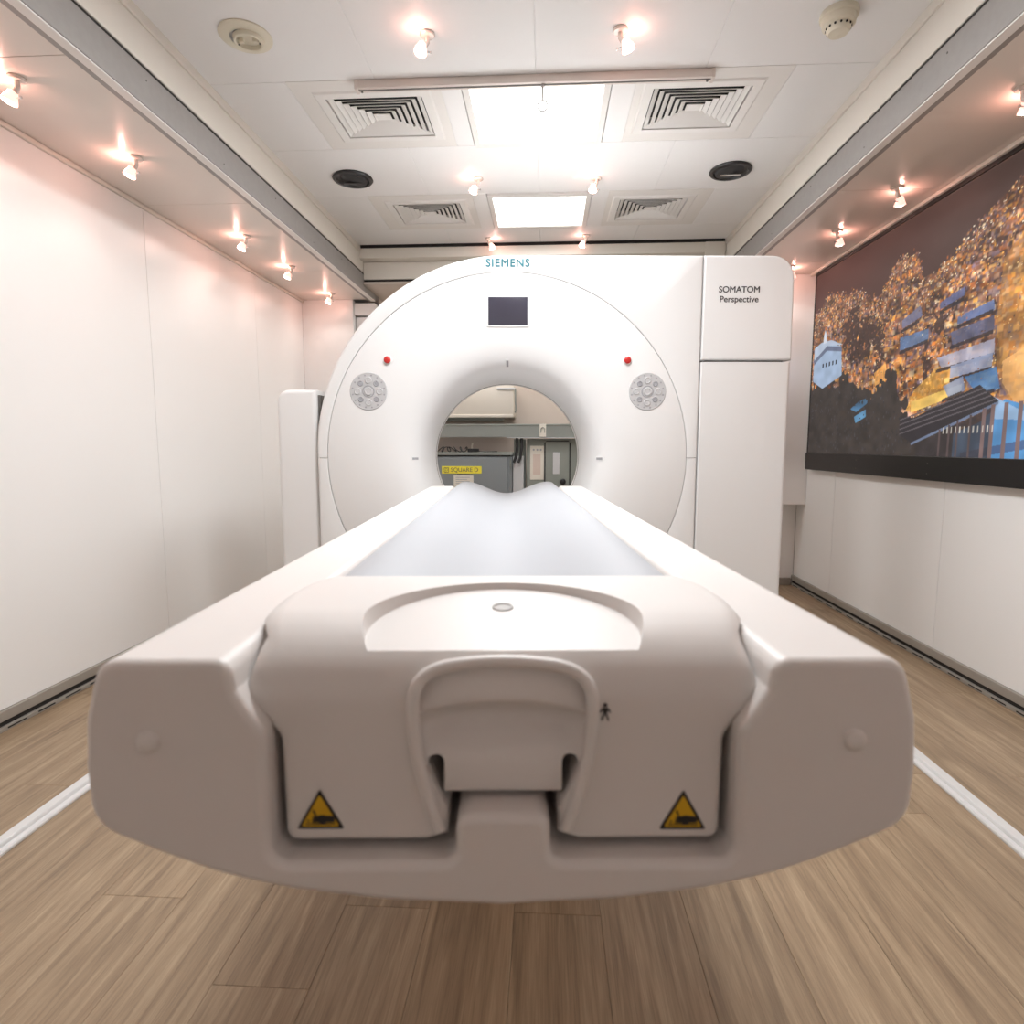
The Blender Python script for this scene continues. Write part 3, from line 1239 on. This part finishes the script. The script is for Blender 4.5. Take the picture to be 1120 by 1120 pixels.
pk = round_poly([(TX + x - TO[0], z, r) for x, z, r in ((.049, .655, .0), (.069, .700, .02), (.073, .735, .02), (.0725, .760, .012), (.060, .774, .02), (0, .7795, .1),
                                                     (-.060, .774, .02), (-.0725, .760, .012), (-.073, .735, .02), (-.069, .700, .02), (-.049, .655, .0))], 6)
c2.loft([[(x, y, z) for x, z in pk] for y in (.45 - TO[1], .548 - TO[1])])
cut(cap, [c1, c2])
cap.data.shade_smooth()
cap.data.set_sharp_from_angle(angle=math.radians(32))
k_ = cap.modifiers.new('weighted', 'WEIGHTED_NORMAL')
k_.keep_sharp = True

m_ = MB()
m_.lathe((TX - .001, .622, .7999), (0, -.085, 1), [(0, .0115), (.0012, .0110), (.0016, .009), (.0006, .008), (.0006, 0)], 24, True, False)
o = tpart(m_, 'tray_button', 'alu', 40)
o['label'] = 'small grey button in the oval tray'


def cap_front(z):
    """distance of the cap front at a height"""
    c = ZT - FR
    return CF if z < c else CF + FY - FY * math.sqrt(max(0, 1 - ((z - c) / FR) ** 2))


# raised arch of the handle
hp = [(.905 * x, z - .0045 * max(0, min(1, (z - .70) / .08))) for x, z in [(.060, .6385), (.0665, .655), (.0735, .675), (.079, .695), (.0825, .715), (.0845, .735), (.0845, .752), (.0830, .765), (.0785, .774), (.070, .7805), (.055, .785), (.03, .7875), (0, .7885)]]
pts = [(x, z) for x, z in hp] + [(-x, z) for x, z in reversed(hp[:-1])]
# smooth it
sm = []
for i in range(len(pts) - 1):
    p0, p1, p2, p3 = pts[max(i - 1, 0)], pts[i], pts[i + 1], pts[min(i + 2, len(pts) - 1)]
    for k in range(4):
        t = k / 4
        f_ = lambda a, b_, c, d: .5 * (2 * b_ + (c - a) * t + (2 * a - 5 * b_ + 4 * c - d) * t * t + (3 * b_ - a - 3 * c + d) * t ** 3)
        sm.append((f_(p0[0], p1[0], p2[0], p3[0]), f_(p0[1], p1[1], p2[1], p3[1])))
sm.append(pts[-1])
m_ = MB()
m_.tube([(TX + x, cap_front(z) - .0015, z) for x, z in sm], .0056, 14)
tpart(m_, 'handle_rim', 'table', 60)

# hollow of the handle
m_ = MB()
HP = [(.5090, .7800), (.5060, .772), (.5035, .764), (.5015, .757), (.5005, .752), (.5015, .749), (.5060, .7465), (.5130, .743), (.5190, .737),
      (.5200, .730), (.5165, .722), (.5110, .715), (.5060, .709), (.5020, .703), (.4998, .696), (.4990, .686), (.4990, .672), (.5003, .6685), (.504, .6665)]
ls = []
nxh = 32
for i in range(nxh + 1):
    u = -1 + 2 * i / nxh
    x = TX + .0735 * u
    sh = 1 - abs(u) ** 6
    l = []
    for y, z in HP:
        zz = z
        if z > .76:
            zz = z - .006 * u * u - .012 * abs(u) ** 10
        elif z > .712:
            zz = z - .009 * u * u * min(1, (z - .712) / .03)
        l.append((x, .4985 + (y - .4985) * (.35 + .65 * sh if z < .752 else 1), zz))
    l += [(x, .5465, .6665), (x, .5465, .770)]
    ls.append(l)
m_.loft(ls)
fl = tpart(m_, 'release_flap', 'table', 50)
cs = []
for s_ in (-1, 1):
    c_ = MB()
    pk = round_poly([(TX - TO[0] + s_ * .0585 + .0072 * q, z, r) for q, z, r in ((-1, .64, 0), (1, .64, 0), (1, .702, .0065), (-1, .702, .0065))], 6)
    c_.loft([[(x, y, z) for x, z in pk] for y in (.45 - TO[1], .60 - TO[1])])
    cs.append(c_)
cut(fl, cs)
fl.data.shade_smooth()
fl.data.set_sharp_from_angle(angle=math.radians(50))

# warning triangles and the small figure mark
for cx, cz in ((-.1625, .6515), (.1525, .6495)):
    tri = lambda s, z0=0: round_poly([(cx - .0205 * s, cz - .0128 * s, .0012), (cx + .0205 * s, cz - .0128 * s, .0012), (cx, cz + .0235 * s, .0012)], 4)
    m_ = MB()
    m_.loft([[(x, CF - .0002, z) for x, z in tri(1)], [(x, CF - .0008, z) for x, z in tri(1)]])
    lb = tpart(m_, 'warning_label', 'black', 0)
    lb['label'] = 'yellow and black triangular hand crush warning'
    m_ = MB()
    m_.loft([[(x, CF - .0008, z) for x, z in tri(.80)], [(x, CF - .0012, z) for x, z in tri(.80)]])
    tpart(m_, 'yellow_field', 'yellow', 0, lb)
    m_ = MB()
    def flat(ps):
        m_.loft([[(x, CF - .0012, z) for x, z in ps], [(x, CF - .0016, z) for x, z in ps]])
    flat([(cx + .002 + .0065 * math.cos(t), cz - .0035 + .0038 * math.sin(t)) for t in [2 * PI * k / 20 for k in range(20)]])
    flat(round_poly([(cx + .006, cz - .0065, .001), (cx + .0125, cz - .0065, .001), (cx + .0125, cz - .001, .001), (cx + .006, cz + .0, .001)], 3))
    for k in range(3):
        flat(round_poly([(cx - .0075 + .0006 * k, cz - .0066 + .0021 * k, .0006), (cx + .0, cz - .0066 + .0021 * k, .0006), (cx + .0, cz - .0050 + .0021 * k, .0006), (cx - .0075 + .0006 * k, cz - .0050 + .0021 * k, .0006)], 2))
    flat([(cx - .0035, cz - .0015), (cx - .0022, cz - .0025), (cx - .0050, cz + .0050), (cx - .0066, cz + .0044)])
    flat([(cx - .0130, cz - .0085), (cx + .0130, cz - .0085), (cx + .0130, cz - .0075), (cx - .0130, cz - .0075)])
    flat([(cx - .0088, cz - .0052), (cx - .0112, cz - .0040), (cx - .0112, cz - .0064)])
    tpart(m_, 'hand_symbol', 'black', 0, lb)
m_ = MB()
px, pz = .0805, .7435
def flat2(ps):
    m_.loft([[(TX + x, CF - .0002, z) for x, z in ps], [(TX + x, CF - .0007, z) for x, z in ps]])
px = .0872
flat2([(px + .0018 * math.cos(t), pz + .0062 + .0019 * math.sin(t)) for t in [2 * PI * k / 14 for k in range(14)]])
flat2([(px - .0013, pz - .0015), (px + .0013, pz - .0015), (px + .0026, pz + .0038), (px - .0026, pz + .0038)])
flat2([(px - .0014, pz - .0010), (px + .0001, pz - .0010), (px - .0022, pz - .0072), (px - .0036, pz - .0072)])
flat2([(px - .0001, pz - .0010), (px + .0014, pz - .0010), (px + .0036, pz - .0072), (px + .0022, pz - .0072)])
flat2([(px - .0026, pz + .0038), (px - .0014, pz + .0026), (px - .0040, pz - .0005), (px - .0050, pz + .0003)])
flat2([(px + .0014, pz + .0026), (px + .0026, pz + .0038), (px + .0050, pz + .0003), (px + .0040, pz - .0005)])
tpart(m_, 'figure_mark', 'black', 0)

# ------------------------------------------------------------------ the wide screen on the right wall
SY1, SY0 = 4.035, 1.90           # far and near end
SZ0, SZ1 = .815, 2.0405
SXF = 1.693                      # front of the picture
scr = thing('wall_screen', 'very wide black framed screen showing a night city on the right wall', 'screen', (XR, (SY0 + SY1) / 2, SZ0))
SOFF = (XR, (SY0 + SY1) / 2, SZ0)
m_ = MB()
m_.bbox(SXF + .004, SY0 + .004, SZ0 + .004, XR - .0005, SY1 - .004, SZ1 - .004, r=.003)
m_.build('case', M['screen_frame'], scr, SOFF, 0)
for nm, y0, y1, z0, z1 in (('bottom_bar', SY0, SY1 + .012, SZ0, SZ0 + .106), ('top_bar', SY0, SY1, SZ1 - .018, SZ1), ('side_bar', SY1 - .012, SY1, SZ0 + .1062, SZ1 - .0182), ('side_bar', SY0, SY0 + .012, SZ0 + .1062, SZ1 - .0182)):
    m_ = MB()
    m_.bbox(SXF - .004, y0, z0, SXF + .0038, y1, z1, r=.002)
    m_.build(nm, M['screen_frame'], scr, SOFF, 0)
m_ = MB()
for k in range(3):
    for dz in (.03, .075):
        m_.lathe((SXF - .004, 3.4 - k * .62, SZ0 + dz), (-1, 0, 0), [(0, .003), (.0008, .003)], 8)
m_.build('screws', M['seam'], scr, SOFF, 0)['kind'] = 'stuff'


def city(W, H, cell):
    """flat print of a hillside town at night; u runs from the far end, v up"""
    R = np.random.RandomState(3)
    img = np.zeros((H, W, 3))
    U, V = np.meshgrid((np.arange(W) + .5) * cell, (np.arange(H) + .5) * cell)
    col = lambda *c: np.array(c) / 255.0

    def smoothn(sx, sy):
        g = R.rand(int(H * cell / sy) + 3, int(W * cell / sx) + 3)
        yy = V / sy
        xx = U / sx
        i = yy.astype(int); j = xx.astype(int)
        fy, fx = yy - i, xx - j
        fy = fy * fy * (3 - 2 * fy); fx = fx * fx * (3 - 2 * fx)
        return (g[i, j] * (1 - fy) * (1 - fx) + g[i + 1, j] * fy * (1 - fx) + g[i, j + 1] * (1 - fy) * fx + g[i + 1, j + 1] * fy * fx)

    def inpoly(ps, wob=0.0):
        x, y = (U, V) if not wob else (U + wob * (wx + wy), V + wob * (wx * .8 - wy))
        m = np.zeros(U.shape, bool)
        j = len(ps) - 1
        for i in range(len(ps)):
            xi, yi = ps[i]; xj, yj = ps[j]
            c = ((yi > y) != (yj > y)) & (x < (xj - xi) * (y - yi) / (yj - yi + 1e-9) + xi)
            m ^= c
            j = i
        return m
    fade = np.clip(U / 1.9, 0, 1)[..., None]
    img[:] = col(84, 50, 46) * (1 - fade) + col(62, 50, 46) * fade
    img *= (0.86 + .28 * smoothn(.3, .2))[..., None]
    sky = np.array([(0, .86), (.117, .872), (.208, .935), (.436, .90), (.643, .85), (.80, .78), (.90, .88), (.97, .93), (1.10, .94), (1.17, .79), (1.346, .82), (1.451, .87), (1.547, .93), (1.638, .985), (1.75, 1.0), (2.3, 1.02)])
    sl = np.interp(U, sky[:, 0] - .055, sky[:, 1]) + .05 * (smoothn(.06, .3) - .5)
    town = V < sl
    base = col(110, 74, 58)
    img[town] = base * (.7 + .6 * smoothn(.08, .05)[town])[:, None]
    pal = [col(*c) for c in ((226, 142, 72), (200, 112, 56), (240, 180, 108), (186, 126, 100), (220, 166, 130), (130, 82, 64), (112, 94, 112), (250, 222, 180), (72, 52, 50), (168, 138, 134), (250, 172, 70), (124, 108, 128), (214, 122, 48))]
    wts = np.array([11, 9, 9, 10, 9, 11, 9, 7, 17, 8, 6, 7, 6.])
    wts /= wts.sum()
    slc = sl[0]
    for k in range(16000):
        u = R.rand() * W * cell
        j = min(W - 1, int(u / cell))
        top = slc[j]
        v = top * (1 - R.rand() ** 1.15) + R.randn() * .012
        dep = max(0.0, top - v)
        s = .4 + 1.0 * min(1, dep / .6)
        wu = (.003 + .014 * R.rand() ** 1.5) * s
        hv = (.0025 + .008 * R.rand()) * s
        if R.rand() < .12:
            wu *= 1.8
        c = pal[R.choice(len(pal), p=wts)] * (.72 + .4 * R.rand())
        i0, i1 = max(0, int((v - hv) / cell)), min(H, int((v + hv) / cell) + 1)
        j0, j1 = max(0, int((u - wu) / cell)), min(W, int((u + wu) / cell) + 1)
        if i1 > i0 and j1 > j0:
            a = .55 + .4 * R.rand()
            img[i0:i1, j0:j1] = img[i0:i1, j0:j1] * (1 - a) + c * a

    bl = sum(np.roll(np.roll(img, a, 0), b_, 1) for a in (-1, 0, 1) for b_ in (-1, 0, 1)) / 9
    img = .35 * img + .65 * bl
    img[town] *= (.42 + .95 * (smoothn(.11, .05) * .6 + smoothn(.04, .03) * .4))[town][:, None]
    for k in range(1700):                       # small lit windows and lamps
        u = R.rand() * W * cell
        top = slc[min(W - 1, int(u / cell))]
        v = top * (1 - R.rand() ** 1.3) + .01 * R.randn()
        i, j = int(v / cell), int(u / cell)
        if 1 < i < H - 2 and 1 < j < W - 2:
            c = (col(255, 226, 170), col(255, 240, 214), col(255, 186, 92))[R.randint(3)]
            img[i:i + 1 + R.randint(2), j:j + 1 + R.randint(3)] = c * (.8 + .2 * R.rand())
    n1 = smoothn(.05, .04)
    n2 = smoothn(.018, .014)

    wx, wy = smoothn(.05, .05) - .5, smoothn(.022, .022) - .5

    def paint(ps, c, a=1.0, jitter=.25, rough=0.0, wob=0.0):
        p = np.array(ps, float)
        m = inpoly([(x - .055, y) for x, y in p], wob)
        if rough:
            m &= (n2 < 1 - rough)
        k = (1 - jitter / 2 + jitter * n1[m])[:, None]
        img[m] = img[m] * (1 - a) + col(*c) * k * a
    # dark tree masses
    for ps in ([(.45, .74), (.60, .76), (.75, .72), (.79, .57), (.69, .47), (.52, .52)], [(.80, .60), (.86, .64), (.90, .50), (.84, .40)], [(1.18, .40), (1.27, .42), (1.30, .33), (1.22, .30)], [(1.23, .62), (1.35, .64), (1.36, .58), (1.24, .57)]):
        paint(ps, (58, 42, 40), .85, .4, .2, .12)
    # yellow street and lit facades
    paint([(1.655, .74), (1.80, .86), (2.3, .9), (2.3, .20), (1.90, .12), (1.818, .144), (1.761, .196), (1.699, .267), (1.661, .356), (1.645, .53)], (226, 158, 70), .42, .6, .1)
    paint([(1.69, .36), (1.80, .40), (2.3, .42), (2.3, .2), (1.85, .14), (1.77, .2), (1.70, .28)], (234, 176, 110), .7, .3)
    paint([(1.154, .301), (1.308, .384), (1.437, .40), (1.48, .26), (1.16, .204), (1.10, .21)], (232, 168, 60), .55, .5)
    paint([(1.14, .20), (1.48, .26), (1.48, .30), (1.14, .25)], (248, 206, 110), .8, .3)
    paint([(.80, .42), (.90, .46), (.93, .38), (.83, .32)], (240, 170, 84), .7, .4)
    # blue roofs in rows
    for ps, c in (([(1.014, .56), (1.23, .565), (1.235, .515), (1.02, .500)], (84, 112, 152)), ([(1.30, .66), (1.45, .69), (1.45, .655), (1.30, .63)], (92, 100, 140)),
                  ([(1.383, .520), (1.63, .540), (1.636, .485), (1.399, .467)], (86, 90, 118)), ([(1.42, .575), (1.62, .60), (1.63, .56), (1.42, .545)], (90, 112, 160)),
                  ([(1.304, .425), (1.642, .452), (1.647, .392), (1.339, .380)], (168, 168, 188)), ([(1.40, .38), (1.64, .40), (1.64, .345), (1.40, .33)], (140, 150, 176)),
                  ([(1.489, .325), (1.663, .345), (1.690, .262), (1.576, .245)], (74, 122, 172)), ([(1.36, .30), (1.48, .33), (1.50, .27), (1.40, .25)], (128, 140, 168)),
                  ([(1.02, .64), (1.16, .68), (1.18, .63), (1.03, .60)], (110, 112, 140))):
        paint(ps, c, .85, .35, .08)
        y0 = min(p[1] for p in ps)
        paint([(ps[0][0], y0 - .004), (ps[1][0], y0 + .020), (ps[1][0], y0 + .004), (ps[0][0], y0 - .018)], (40, 36, 44), .8, .2)
    # big dark foreground with trees
    fg = [(0, -.08), (0, .40), (.13, .42), (.30, .43), (.385, .40), (.45, .42), (.491, .44), (.58, .38), (.704, .335), (.79, .30), (.84, .34), (.876, .385), (.915, .41), (.955, .40), (1.0, .33), (1.047, .285), (1.095, .195), (1.172, .17), (1.26, .14), (1.40, .13), (1.50, .10), (1.56, .05), (1.60, -.08)]
    paint([(x, y) for x, y in fg], (52, 47, 45), .96, .35, 0, .07)
    for k in range(500):
        u, v = R.rand() * 1.5, R.rand() * .40
        if v < np.interp(u + .055, [p[0] for p in fg[1:-1]], [p[1] for p in fg[1:-1]]) - .01:
            i, j = int(v / cell), int(u / cell)
            img[i:i + 4, j:j + 3] = col(58, 56, 60) * (.7 + .6 * R.rand())
    # pale blue church
    paint([(.08, .652), (.231, .665), (.430, .615), (.452, .45), (.214, .395), (.08, .45)], (150, 168, 192), 1, .12)
    paint([(.08, .655), (.17, .676), (.30, .672), (.445, .622), (.25, .645), (.13, .60), (.08, .58)], (170, 182, 200), 1, .1)
    paint([(.195, .665), (.200, .715), (.215, .745), (.232, .715), (.240, .665)], (196, 200, 210), 1, .1)
    paint([(.08, .58), (.13, .60), (.25, .645), (.43, .612), (.44, .585), (.25, .617), (.13, .572), (.08, .55)], (98, 106, 128), 1, .1)
    for k in range(5):
        x = .20 + .042 * k
        paint([(x, .545), (x + .018, .547), (x + .018, .522), (x, .52)], (40, 44, 56), 1, .0)
    # small blue sheds
    paint([(.575, .25), (.66, .285), (.755, .30), (.75, .27), (.64, .23)], (70, 120, 160), .8, .5, .25)
    paint([(.62, .205), (.74, .24), (.745, .20), (.64, .17)], (86, 138, 176), .85, .4, .15)
    # dark slatted roof with pillars, blue terraces to its right
    paint([(1.45, .10), (1.60, .14), (1.72, .22), (1.83, .19), (2.3, .22), (2.3, -.01), (1.45, -.01)], (84, 140, 190), 1, .3)
    paint([(1.66, .235), (1.80, .175), (2.1, .16), (2.1, .12), (1.66, .15)], (150, 176, 206), .9, .2)
    paint([(1.50, .02), (2.3, .14), (2.3, .10), (1.50, -.01)], (70, 92, 130), .9, .2)
    roof = [(1.06, .19), (1.169, .175), (1.583, .285), (1.690, .215), (1.16, .062), (1.06, .10)]
    paint(roof, (46, 42, 46), 1, .1)
    for k in range(4):
        f0 = .18 + .22 * k
        a0 = (1.06, .19 - f0 * .10); a1 = (1.583 + .107 * f0, .285 - f0 * .07)
        paint([a0, a1, (a1[0], a1[1] - .006), (a0[0], a0[1] - .006)], (92, 86, 90), 1, .1)
    paint([(1.16, .062), (1.69, .215), (1.69, .203), (1.16, .050)], (104, 116, 140), 1, .1)
    paint([(1.20, .05), (1.66, .195), (1.66, .0), (1.20, 0)], (52, 46, 48), .75, .3)
    for x in (1.36, 1.42, 1.47, 1.545, 1.62, 1.665, 1.73, 1.80, 1.90, 2.0):
        t = .062 + (min(x, 1.68) - 1.16) * .28
        wd = .006 if x < 1.6 else .010
        paint([(x - wd, t), (x + wd, t), (x + wd, 0), (x - wd, 0)], (120, 98, 96) if x > 1.6 else (84, 70, 70), 1, .2)
    for k in range(12):
        x = 1.38 + .026 * k
        paint([(x, .10), (x + .007, .10), (x + .007, .125), (x, .125)], (198, 190, 180), .9, .2)
    return np.clip(img, 0, 1)


CELL = .003
PYN = SY1 - .0125
PZ0 = SZ0 + .1065
CW, CH = int((SY1 - SY0 - .025) / CELL), int((SZ1 - .0185 - PZ0) / CELL)
img = city(CW, CH, CELL)
uu, vv = np.meshgrid(np.arange(CW + 1), np.arange(CH + 1))
co = np.stack([np.full(uu.shape, SXF - .001) - SOFF[0], PYN - uu * CELL - SOFF[1], PZ0 + vv * CELL - SOFF[2]], -1).reshape(-1, 3)
i0 = (np.arange(CH)[:, None] * (CW + 1) + np.arange(CW)[None, :]).reshape(-1)
quads = np.stack([i0, i0 + 1, i0 + CW + 2, i0 + CW + 1], -1)
me = bpy.data.meshes.new('picture')
me.from_pydata(co.tolist(), [], quads.tolist())
at_ = me.color_attributes.new('print', 'FLOAT_COLOR', 'POINT')
ip = np.pad(img, ((0, 1), (0, 1), (0, 0)), mode='edge').reshape(-1, 3)
lc = np.where(ip <= .04045, ip / 12.92, ((ip + .055) / 1.055) ** 2.4)
at_.data.foreach_set('color', np.concatenate([lc, np.ones((len(lc), 1))], 1).astype(np.float32).ravel())
pm_ = bpy.data.materials.new('city_picture')
pm_.use_nodes = True
nt = pm_.node_tree
p = nt.nodes['Principled BSDF']
a_ = nt.nodes.new('ShaderNodeAttribute')
a_.attribute_name = 'print'
p.inputs['Base Color'].default_value = (.02, .02, .02, 1)
p.inputs['Roughness'].default_value = .6
p.inputs['Specular IOR Level'].default_value = .25
nt.links.new(a_.outputs['Color'], p.inputs['Emission Color'])
p.inputs['Emission Strength'].default_value = .95
link('picture', me, pm_, scr)

# ================================================================== behind the scanner, seen through the bore
# grey electrical cabinet
cb = thing('electrical_cabinet', 'grey electrical cabinet with yellow strip label seen through the scanner bore', 'cabinet', (-.68, 4.90, 0))
CO = (-.68, 4.90, 0)
m_ = MB(); m_.bbox(-1.10, 4.765, .0005, -.262, 5.15, .888, r=.004); m_.build('body', M['cab'], cb, CO, 0)
m_ = MB(); m_.bbox(-1.10, 4.742, .892, -.255, 5.15, .915, r=.003); m_.build('lid', M['tray'], cb, CO, 0)
m_ = MB(); m_.box(-1.08, 4.755, .884, -.28, 5.1, .8915); m_.build('lid_gap', M['dark'], cb, CO, 0)
m_ = MB(); m_.bbox(-1.08, 4.748, .05, -.30, 4.764, .876, r=.003); dr = m_.build('door', M['cab'], cb, CO, 0)
m_ = MB(); m_.bbox(-.283, 4.745, .80, -.268, 4.764, .86, r=.002); m_.build('hinge', M['tray'], cb, CO, 0)
m_ = MB(); m_.bbox(-.821, 4.745, .748, -.505, 4.7478, .806, r=.001)
o = m_.build('strip_label', M['label_yellow'], dr, CO, 0); o['label'] = 'yellow strip with black lettering'
me = text_mesh('SQUARE D', .046, extrude=.0003)
link('lettering', me, M['ink'], dr, (-.640 - CO[0], 4.7444 - CO[1], .776 - CO[2]))
m_ = MB()
for q in ((-.803, .757, -.799, .795), (-.769, .757, -.765, .795), (-.799, .757, -.769, .761), (-.799, .791, -.769, .795)):
    m_.box(q[0], 4.7443, q[1], q[2], 4.7449, q[3])
m_.build('square_emblem', M['ink'], dr, CO, 0)
link('lettering', text_mesh('D', .030, extrude=.0003), M['ink'], dr, (-.784 - CO[0], 4.7444 - CO[1], .776 - CO[2]))
m_ = MB(); m_.box(-.70, 4.7455, .736, -.60, 4.7478, .744); m_.build('caption', M['ink'], dr, CO, 0)
m_ = MB(); m_.bbox(-.727, 4.745, .60, -.570, 4.7478, .733, r=.001); o = m_.build('paper_note', M['paper'], dr, CO, 0); o['label'] = 'white paper note below the strip'
m_ = MB()
for k in range(4):
    m_.box(-.71, 4.7446, .715 - .016 * k, -.60 - .02 * (k % 2), 4.7450, .720 - .016 * k)
m_.build('printed_lines', M['btn_dark'], dr, CO, 0)

# coils of wire, a black socket on the cabinet
w_ = MB()
pts = []
for k in range(90):
    t = k / 89
    pts.append((-.93 + .30 * t + .02 * math.cos(t * 40), 4.84 + .03 * math.sin(t * 31), .9155 + .022 + .019 * math.sin(t * 47)))
w_.tube(pts, .004, 6)
tag(w_.build('wire_tangle', M['rubber']), 'tangle of dark wires lying on the grey electrical cabinet', 'wire')
g = thing('adapter', 'small black power adapter on top of the grey cabinet', 'adapter', (-.575, 4.80, .9155))
m_ = MB(); m_.bbox(-.045, -.02, .0003, .045, .02, .028, r=.004); m_.build('block', M['black'], g, smooth=0)
m_ = MB(); m_.tube([(.04, 0, .006), (.08, .01, .005), (.13, .0, .005), (.19, .01, .005)], .004, 6); m_.build('lead', M['black'], g)
m_ = MB(); m_.tube([(-.01, 0, .027), (-.012, 0, .05), (-.006, 0, .075)], .006, 8); m_.build('plug', M['paper'], g)

# grey cable tray along the wall
g = thing('cable_tray', 'horizontal grey cable tray crossing above the electrical cabinet', 'cable tray', (-.30, 4.72, 1.03))
m_ = MB(); m_.bbox(-.75, -.035, .002, .75, .06, .100, r=.003); m_.build('channel', M['tray'], g, smooth=0)
m_ = MB(); m_.bbox(-.75, -.040, .090, .75, .06, .103, r=.002); m_.build('cover', M['cab_green'], g, smooth=0)
m_ = MB(); m_.bbox(.0, -.041, -.004, .75, .02, .0015, r=.001); m_.build('edge_strip', M['post'], g, smooth=0)
g = thing('tray_clip', 'small white clip standing on the grey cable tray', 'clip', (-.024, 4.676, 1.035))
m_ = MB(); m_.bbox(-.025, -.004, 0, .025, .003, .096, r=.002); m_.build('plate', M['paper'], g, smooth=0)
m_ = MB(); m_.tube([(-.014, -.006, .03), (-.014, -.010, .06), (0, -.011, .073), (.014, -.010, .06), (.014, -.006, .03)], .003, 6); m_.build('loop', M['tray'], g)

# pale post and dark hoses
g = thing('support_post', 'pale grey square post beside the electrical cabinet', 'post', (-.215, 4.80, 0))
m_ = MB(); m_.bbox(-.042, -.04, .0005, .042, .04, .885, r=.005); m_.build('column', M['post'], g, smooth=0)
m_ = MB(); m_.bbox(-.040, .041, .0005, .055, .08, 1.02, r=.003); m_.build('rear_plate', M['tray'], g, smooth=0)
for k, dx in enumerate((0, .036)):
    m_ = MB()
    m_.tube([(-.225 + dx, 4.72, 1.029), (-.222 + dx, 4.72, .96), (-.226 + dx, 4.722, .92), (-.236 + dx, 4.725, .87), (-.250 + dx, 4.728, .835)], .011, 8)
    tag(m_.build('cable_hose', M['rubber']), ('left dark hose curving down from the cable tray by the pale post', 'right dark hose curving down from the cable tray by the pale post')[k], 'hose', 'dark hoses under the cable tray')

# grey-green cabinet on the right
g = thing('control_cabinet', 'grey green control cabinet with cream tag right of the pale post', 'cabinet', (.09, 4.95, 0))
O2 = (.09, 4.95, 0)
m_ = MB(); m_.bbox(-.150, 4.765, .0005, .42, 5.15, 1.022, r=.004); m_.build('body', M['cab_green'], g, O2, 0)
m_ = MB(); m_.bbox(-.002, 4.752, .62, .184, 4.764, 1.0, r=.003); m_.build('door', M['cab_green'], g, O2, 0)
m_ = MB()
m_.tube([(-.006, 4.758, .60), (-.006, 4.758, .985), (.004, 4.758, 1.0), (.176, 4.758, 1.0), (.187, 4.758, .985), (.187, 4.758, .66)], .006, 6)
m_.build('door_seal', M['rubber'], g, O2)
m_ = MB(); m_.bbox(-.122, 4.760, .70, -.014, 4.7648, .966, r=.002); o = m_.build('tag_plate', M['paper'], g, O2, 0); o['label'] = 'cream printed tag'
m_ = MB()
m_.box(-.10, 4.7594, .74, -.04, 4.7600, .90)
m_.build('tag_print', mat('tag_print', rgb(214, 196, 184), .7), g, O2, 0)
m_ = MB()
for k in range(3):
    m_.lathe((-.095 + .028 * k, 4.7598, .935), (0, -1, 0), [(0, .008), (.002, .008)], 10)
m_.build('indicator', M['btn_dark'], g, O2, 0)
m_ = MB(); m_.bbox(.057, 4.748, .745, .108, 4.7518, .915, r=.002); m_.build('door_tag', M['btn'], g, O2, 0)
m_ = MB(); m_.lathe((.135, 4.752, .685), (0, -1, 0), [(0, .024), (.02, .022), (.024, .016)], 16); m_.build('knob', M['black'], g, O2)

# white wall unit with its bracket, up on the back wall
g = thing('wall_unit', 'white air conditioning unit high behind the scanner bore', 'air conditioner', (-.66, 5.2, 1.2))
O3 = (-.66, 5.2, 1.2)
m_ = MB(); m_.bbox(-1.15, 5.0, 1.205, -.264, 5.399, 1.47, r=.012); m_.build('body', M['unit'], g, O3, 30)
m_ = MB(); m_.bbox(-1.15, 4.99, 1.195, -.268, 5.03, 1.222, r=.006); m_.build('bottom_lip', M['unit'], g, O3, 30)
m_ = MB(); m_.bbox(-1.10, 5.05, 1.175, -.36, 5.30, 1.203, r=.004); m_.build('drip_tray', M['tray'], g, O3, 0)
m_ = MB(); m_.tube([(-.252, 4.99, 1.43), (-.250, 4.985, 1.33), (-.246, 4.985, 1.25), (-.252, 4.99, 1.235)], .007, 8); m_.build('side_cable', M['tray'], g, O3)
m_ = MB(); m_.bbox(-.40, 4.985, 1.418, -.25, 4.998, 1.436, r=.003); m_.build('bracket', M['post'], g, O3, 0)

# unseen fill lights without fixtures, added to brighten the far equipment
for x in (-.7, .5):
    area('bay_light', (x, 4.95, ZC - .25), .5, .12, 5.5, (1, .95, .88))
